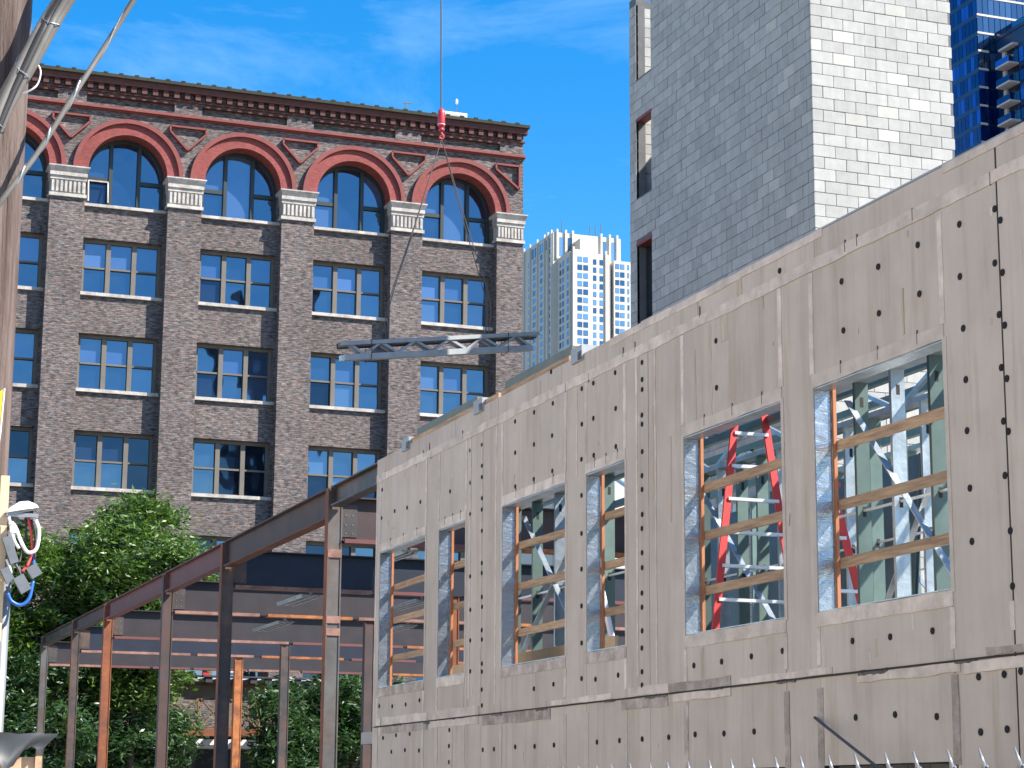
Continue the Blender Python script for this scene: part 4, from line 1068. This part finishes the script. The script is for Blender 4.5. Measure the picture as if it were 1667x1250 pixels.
cb = thing('cable_bundle', 'thick bundle of grey cables sweeping past the pole top', 'cables', (1.1, 9.5, 4.7))
spine = [(1.9, 9.3, 6.6), (1.50, 9.4, 5.93), (1.233, 9.5, 5.43), (1.15, 9.5, 5.266), (1.065, 9.5, 5.073), (.99, 9.5, 4.899), (.925, 9.5, 4.72), (.86, 9.52, 4.50)]
for k in range(8):
    a0 = k*.785; rr = .042 if k else 0
    path = curve_pts(spine, 6); q = []
    for i_, p in enumerate(path):
        a = a0+i_*.06; q.append(p+Vector((math.cos(a)*rr*.9, math.sin(a)*rr, math.sin(a+.6)*rr*.55)))
    MB().tube(q, .017 if k % 3 else .022, 8).build('cable', 'cable' if k % 4 else 'cable_dark', cb, smooth=True)
path = curve_pts(spine, 10); lash = []
for i_, p in enumerate(path):
    a = i_*.42; lash.append(p+Vector((math.cos(a)*.062, math.sin(a)*.062, math.sin(a+.6)*.035)))
MB().tube(lash, .0025, 4).build('lashing_wire', 'galv', cb)
oc = thing('overhead_cable', 'single grey twisted cable slanting up to the right of the pole', 'cable', (1.0, 9.4, 4.4))
sp2 = [(2.2, 9.2, 6.75), (1.56, 9.5, 5.478), (1.298, 9.5, 4.965), (1.143, 9.5, 4.66), (.985, 9.5, 4.40), (.93, 9.58, 4.28)]
MB().tube(curve_pts(sp2, 8), .0135, 8).build('cable', 'cable', oc, smooth=True)
path = curve_pts(sp2, 16); q = []
for i_, p in enumerate(path): a = i_*.55; q.append(p+Vector((math.cos(a)*.0125, math.sin(a)*.0125, 0)))
MB().tube(q, .006, 5).build('messenger_wire', 'galv', oc, smooth=True)
wl_ = MB().tube(curve_pts([(1.05, 9.52, 5.08), (1.11, 9.5, 5.10), (1.139, 9.5, 5.066), (1.131, 9.5, 5.004), (1.10, 9.5, 4.965), (1.02, 9.55, 4.93)], 6), .0045, 6).build('wire_loop', 'white', smooth=True)
tag(wl_, 'thin white wire loop beside the pole under the cable bundle', 'wire')
wh = thing('service_mast', 'grey conduit mast with white weatherhead and coloured wires', 'service mast', (1.09, 9.5, 0))
MB().tube([(1.105, 9.55, 0), (1.105, 9.55, 1.5), (1.105, 9.53, 2.72)], .031, 14).build('conduit', 'white_pipe', wh, smooth=True)
hood = MB(); hn = 14; prof = [(-.075, 0, .035), (-.05, .026, .055), (-.01, .045, .062), (.03, .042, .06), (.065, .02, .05), (.075, -.002, .03)]
for (u, h_, w_) in prof:
    for j in range(hn):
        a = math.pi*j/(hn-1); hood.v.append((1.157+u, 9.5-math.cos(a)*w_, 2.985+u*.22+math.sin(a)*max(h_, .004)))
for i_ in range(len(prof)-1):
    for j in range(hn-1): a = i_*hn+j; hood.f.append((a, a+1, a+hn+1, a+hn))
hood.f.append(tuple(j for j in range(hn))); hood.f.append(tuple((len(prof)-1)*hn+j for j in range(hn)))
ho = hood.build('weatherhead', 'white', wh, smooth=True)
MB().box(1.09, 1.23, 9.455, 9.545, 2.955, 2.972).build('hood_plate', 'white_pipe', ho)
MB().tube([(1.105, 9.53, 2.70), (1.112, 9.52, 2.86), (1.13, 9.51, 2.96)], [.034, .03, .022], 10).build('hood_neck', 'white_pipe', wh, smooth=True)
def wire(name, m, pts, r): MB().tube(curve_pts(pts, 7), r, 7).build(name, m, wh, smooth=True)
wire('white_wire', 'white', [(1.215, 9.48, 2.96), (1.236, 9.46, 2.90), (1.232, 9.45, 2.83), (1.215, 9.45, 2.80), (1.185, 9.45, 2.80), (1.155, 9.45, 2.85), (1.135, 9.46, 2.90), (1.115, 9.47, 2.93)], .0085)
wire('white_wire', 'white', [(1.10, 9.45, 2.95), (1.115, 9.44, 2.88), (1.13, 9.44, 2.84), (1.15, 9.44, 2.81)], .007)
wire('white_wire', 'white', [(1.10, 9.45, 2.76), (1.12, 9.44, 2.70), (1.105, 9.44, 2.64)], .006)
wire('red_wire', 'red_wire', [(1.19, 9.5, 2.96), (1.203, 9.49, 2.90), (1.212, 9.48, 2.82), (1.20, 9.47, 2.75), (1.17, 9.46, 2.71)], .006)
wire('red_wire', 'red_wire', [(1.195, 9.5, 2.96), (1.21, 9.5, 2.88), (1.214, 9.48, 2.80), (1.19, 9.46, 2.735)], .005)
wire('blue_wire', 'blue_wire', [(1.22, 9.48, 2.80), (1.222, 9.47, 2.75), (1.215, 9.46, 2.68)], .006)
wire('blue_wire', 'blue_wire', [(1.22, 9.45, 2.67), (1.205, 9.44, 2.59), (1.17, 9.44, 2.56), (1.13, 9.44, 2.575), (1.11, 9.44, 2.61)], .0085)
wire('black_wire', 'cable_dark', [(1.18, 9.51, 2.96), (1.185, 9.5, 2.88), (1.17, 9.5, 2.80), (1.16, 9.48, 2.73), (1.19, 9.46, 2.69)], .006)
wire('black_wire', 'cable_dark', [(1.205, 9.5, 2.95), (1.226, 9.48, 2.86), (1.225, 9.47, 2.77)], .006)
wire('black_wire', 'cable_dark', [(1.10, 9.46, 2.86), (1.13, 9.45, 2.76), (1.16, 9.44, 2.70), (1.17, 9.44, 2.62)], .007)
for (p, q, w_) in (((1.092, 9.45, 2.86), (1.135, 9.45, 2.745), .038), ((1.205, 9.44, 2.735), (1.235, 9.44, 2.69), .05), ((1.15, 9.43, 2.685), (1.19, 9.43, 2.62), .05), ((1.09, 9.44, 2.72), (1.12, 9.44, 2.66), .04)):
    MB().bar(p, q, w_, .03, (0, 1, 0)).build('connector', 'connector', wh)
MB().box(1.108, 1.13, 9.43, 9.47, 2.88, 2.92).build('insulator', 'white', wh)

# ------------------------------------------------------------------ covered box at the bottom left corner
bx = thing('covered_crate', 'tan board crate under a black rubber sheet, bottom left', 'crate', (.9, 9.5, 0))
MB().box(.45, 1.245, 9.3, 10.1, 0, 1.895).build('crate_body', 'osb', bx)
piece('corner_post', 'lumber', bx, 1.246, 1.275, 9.28, 9.34, 0, 1.90)
sh = MB(); nu, nv = 22, 9
for i_ in range(nu+1):
    u = i_/nu
    for j in range(nv+1):
        v = j/nv; drop = (.075+.03*math.sin(u*17)+.022*math.sin(u*31+1))*v
        sh.v.append((.42+u*(.915-.07*v), 9.26-.035*math.sin(u*23+v*2)*v-.02*v, 1.995-drop*1.25-.004*math.sin(u*40)))
for i_ in range(nu):
    for j in range(nv): a = i_*(nv+1)+j; sh.f.append((a, a+1, a+nv+2, a+nv+1))
k = len(sh.v)
sh.add([(.42, 9.26, 1.995), (1.335, 9.26, 1.995), (1.335, 10.12, 1.96), (.42, 10.12, 1.96)], [(0, 1, 2, 3)])
sh.build('rubber_sheet', 'tarp', bx, smooth=True)
# ------------------------------------------------------------------ chain link fence along the pavement edge
cf = thing('chain_link_fence', 'chain-link fence with bright twisted wire tips along the bottom', 'fence', (1.43, 4, 0))
FXX, FT, SP = 1.43, 1.752, .0763
mesh_ = MB(); tips = MB()
y = 1.6; k = 0; dz = .055
while y < 7.0:
    pts = []; z = .05; s_ = 0
    while z < FT-.001:
        pts.append((FXX+(.004 if s_ % 2 else -.004), y+(SP*.5 if s_ % 2 else 0), z)); z += dz; s_ += 1
    pts2 = [(2*FXX-p[0], 2*y-p[1]+SP*.0, p[2]) for p in pts]
    mesh_.tube(pts, .0019, 4, False); mesh_.tube(pts2, .0019, 4, False)
    yy = y+random.uniform(-.006, .006)
    for sgn in (1, -1):
        tips.tube([(FXX, yy+sgn*.006, FT-.012), (FXX-sgn*.003, yy-sgn*.003, FT+.002), (FXX, yy+.011*(1 if sgn > 0 else -.6), FT+(.020 if sgn > 0 else -.002))], [.0026, .0027, .0012], 6)
    y += SP; k += 1
mesh_.build('chain_link_mesh', 'galv', cf, kind='stuff')
tips.build('twisted_tips', 'white_pipe', cf, kind='stuff', smooth=True)
MB().tube([(FXX, 1.55, FT-.06), (FXX, 7.1, FT-.06)], .003, 5).build('tension_wire', 'galv', cf)
for y in (1.55, 4.3, 7.05): MB().tube([(FXX+.03, y, 0), (FXX+.03, y, FT-.07)], .028, 10).build('post', 'galv', cf, smooth=True)

# ------------------------------------------------------------------ unseen sunlit row across the street, added to bounce light onto the sheathed wall
for k, (y0, y1, h_, lab) in enumerate(((-26, 4, 15.0, 'unseen cream building added behind the camera for bounce light'), (4.4, 26, 17.5, 'unseen cream building added left of the camera for bounce light'), (26.4, 52, 14.0, 'unseen cream building added farther along for bounce light'))):
    t = thing('bounce_building', lab, 'building', (-16, (y0+y1)/2, 0), 'unseen buildings added for bounce light')
    MB().box(-24, -12, y0, y1, 0, h_).build('wall', 'bounce_cream', t)
    MB().box(-24, -11.7, y0, y1, h_, h_+.5).build('cornice', 'stone', t)
    z = 1.2
    while z < h_-2.5:
        y = y0+1.6
        while y < y1-2.2:
            o = piece('window', 'glass_dark', t, -12.06, -11.985, y, y+1.3, z, z+1.9); piece('sill', 'stone', o, -12.0, -11.86, y-.1, y+1.4, z-.15, z); y += 3.6
        z += 3.6
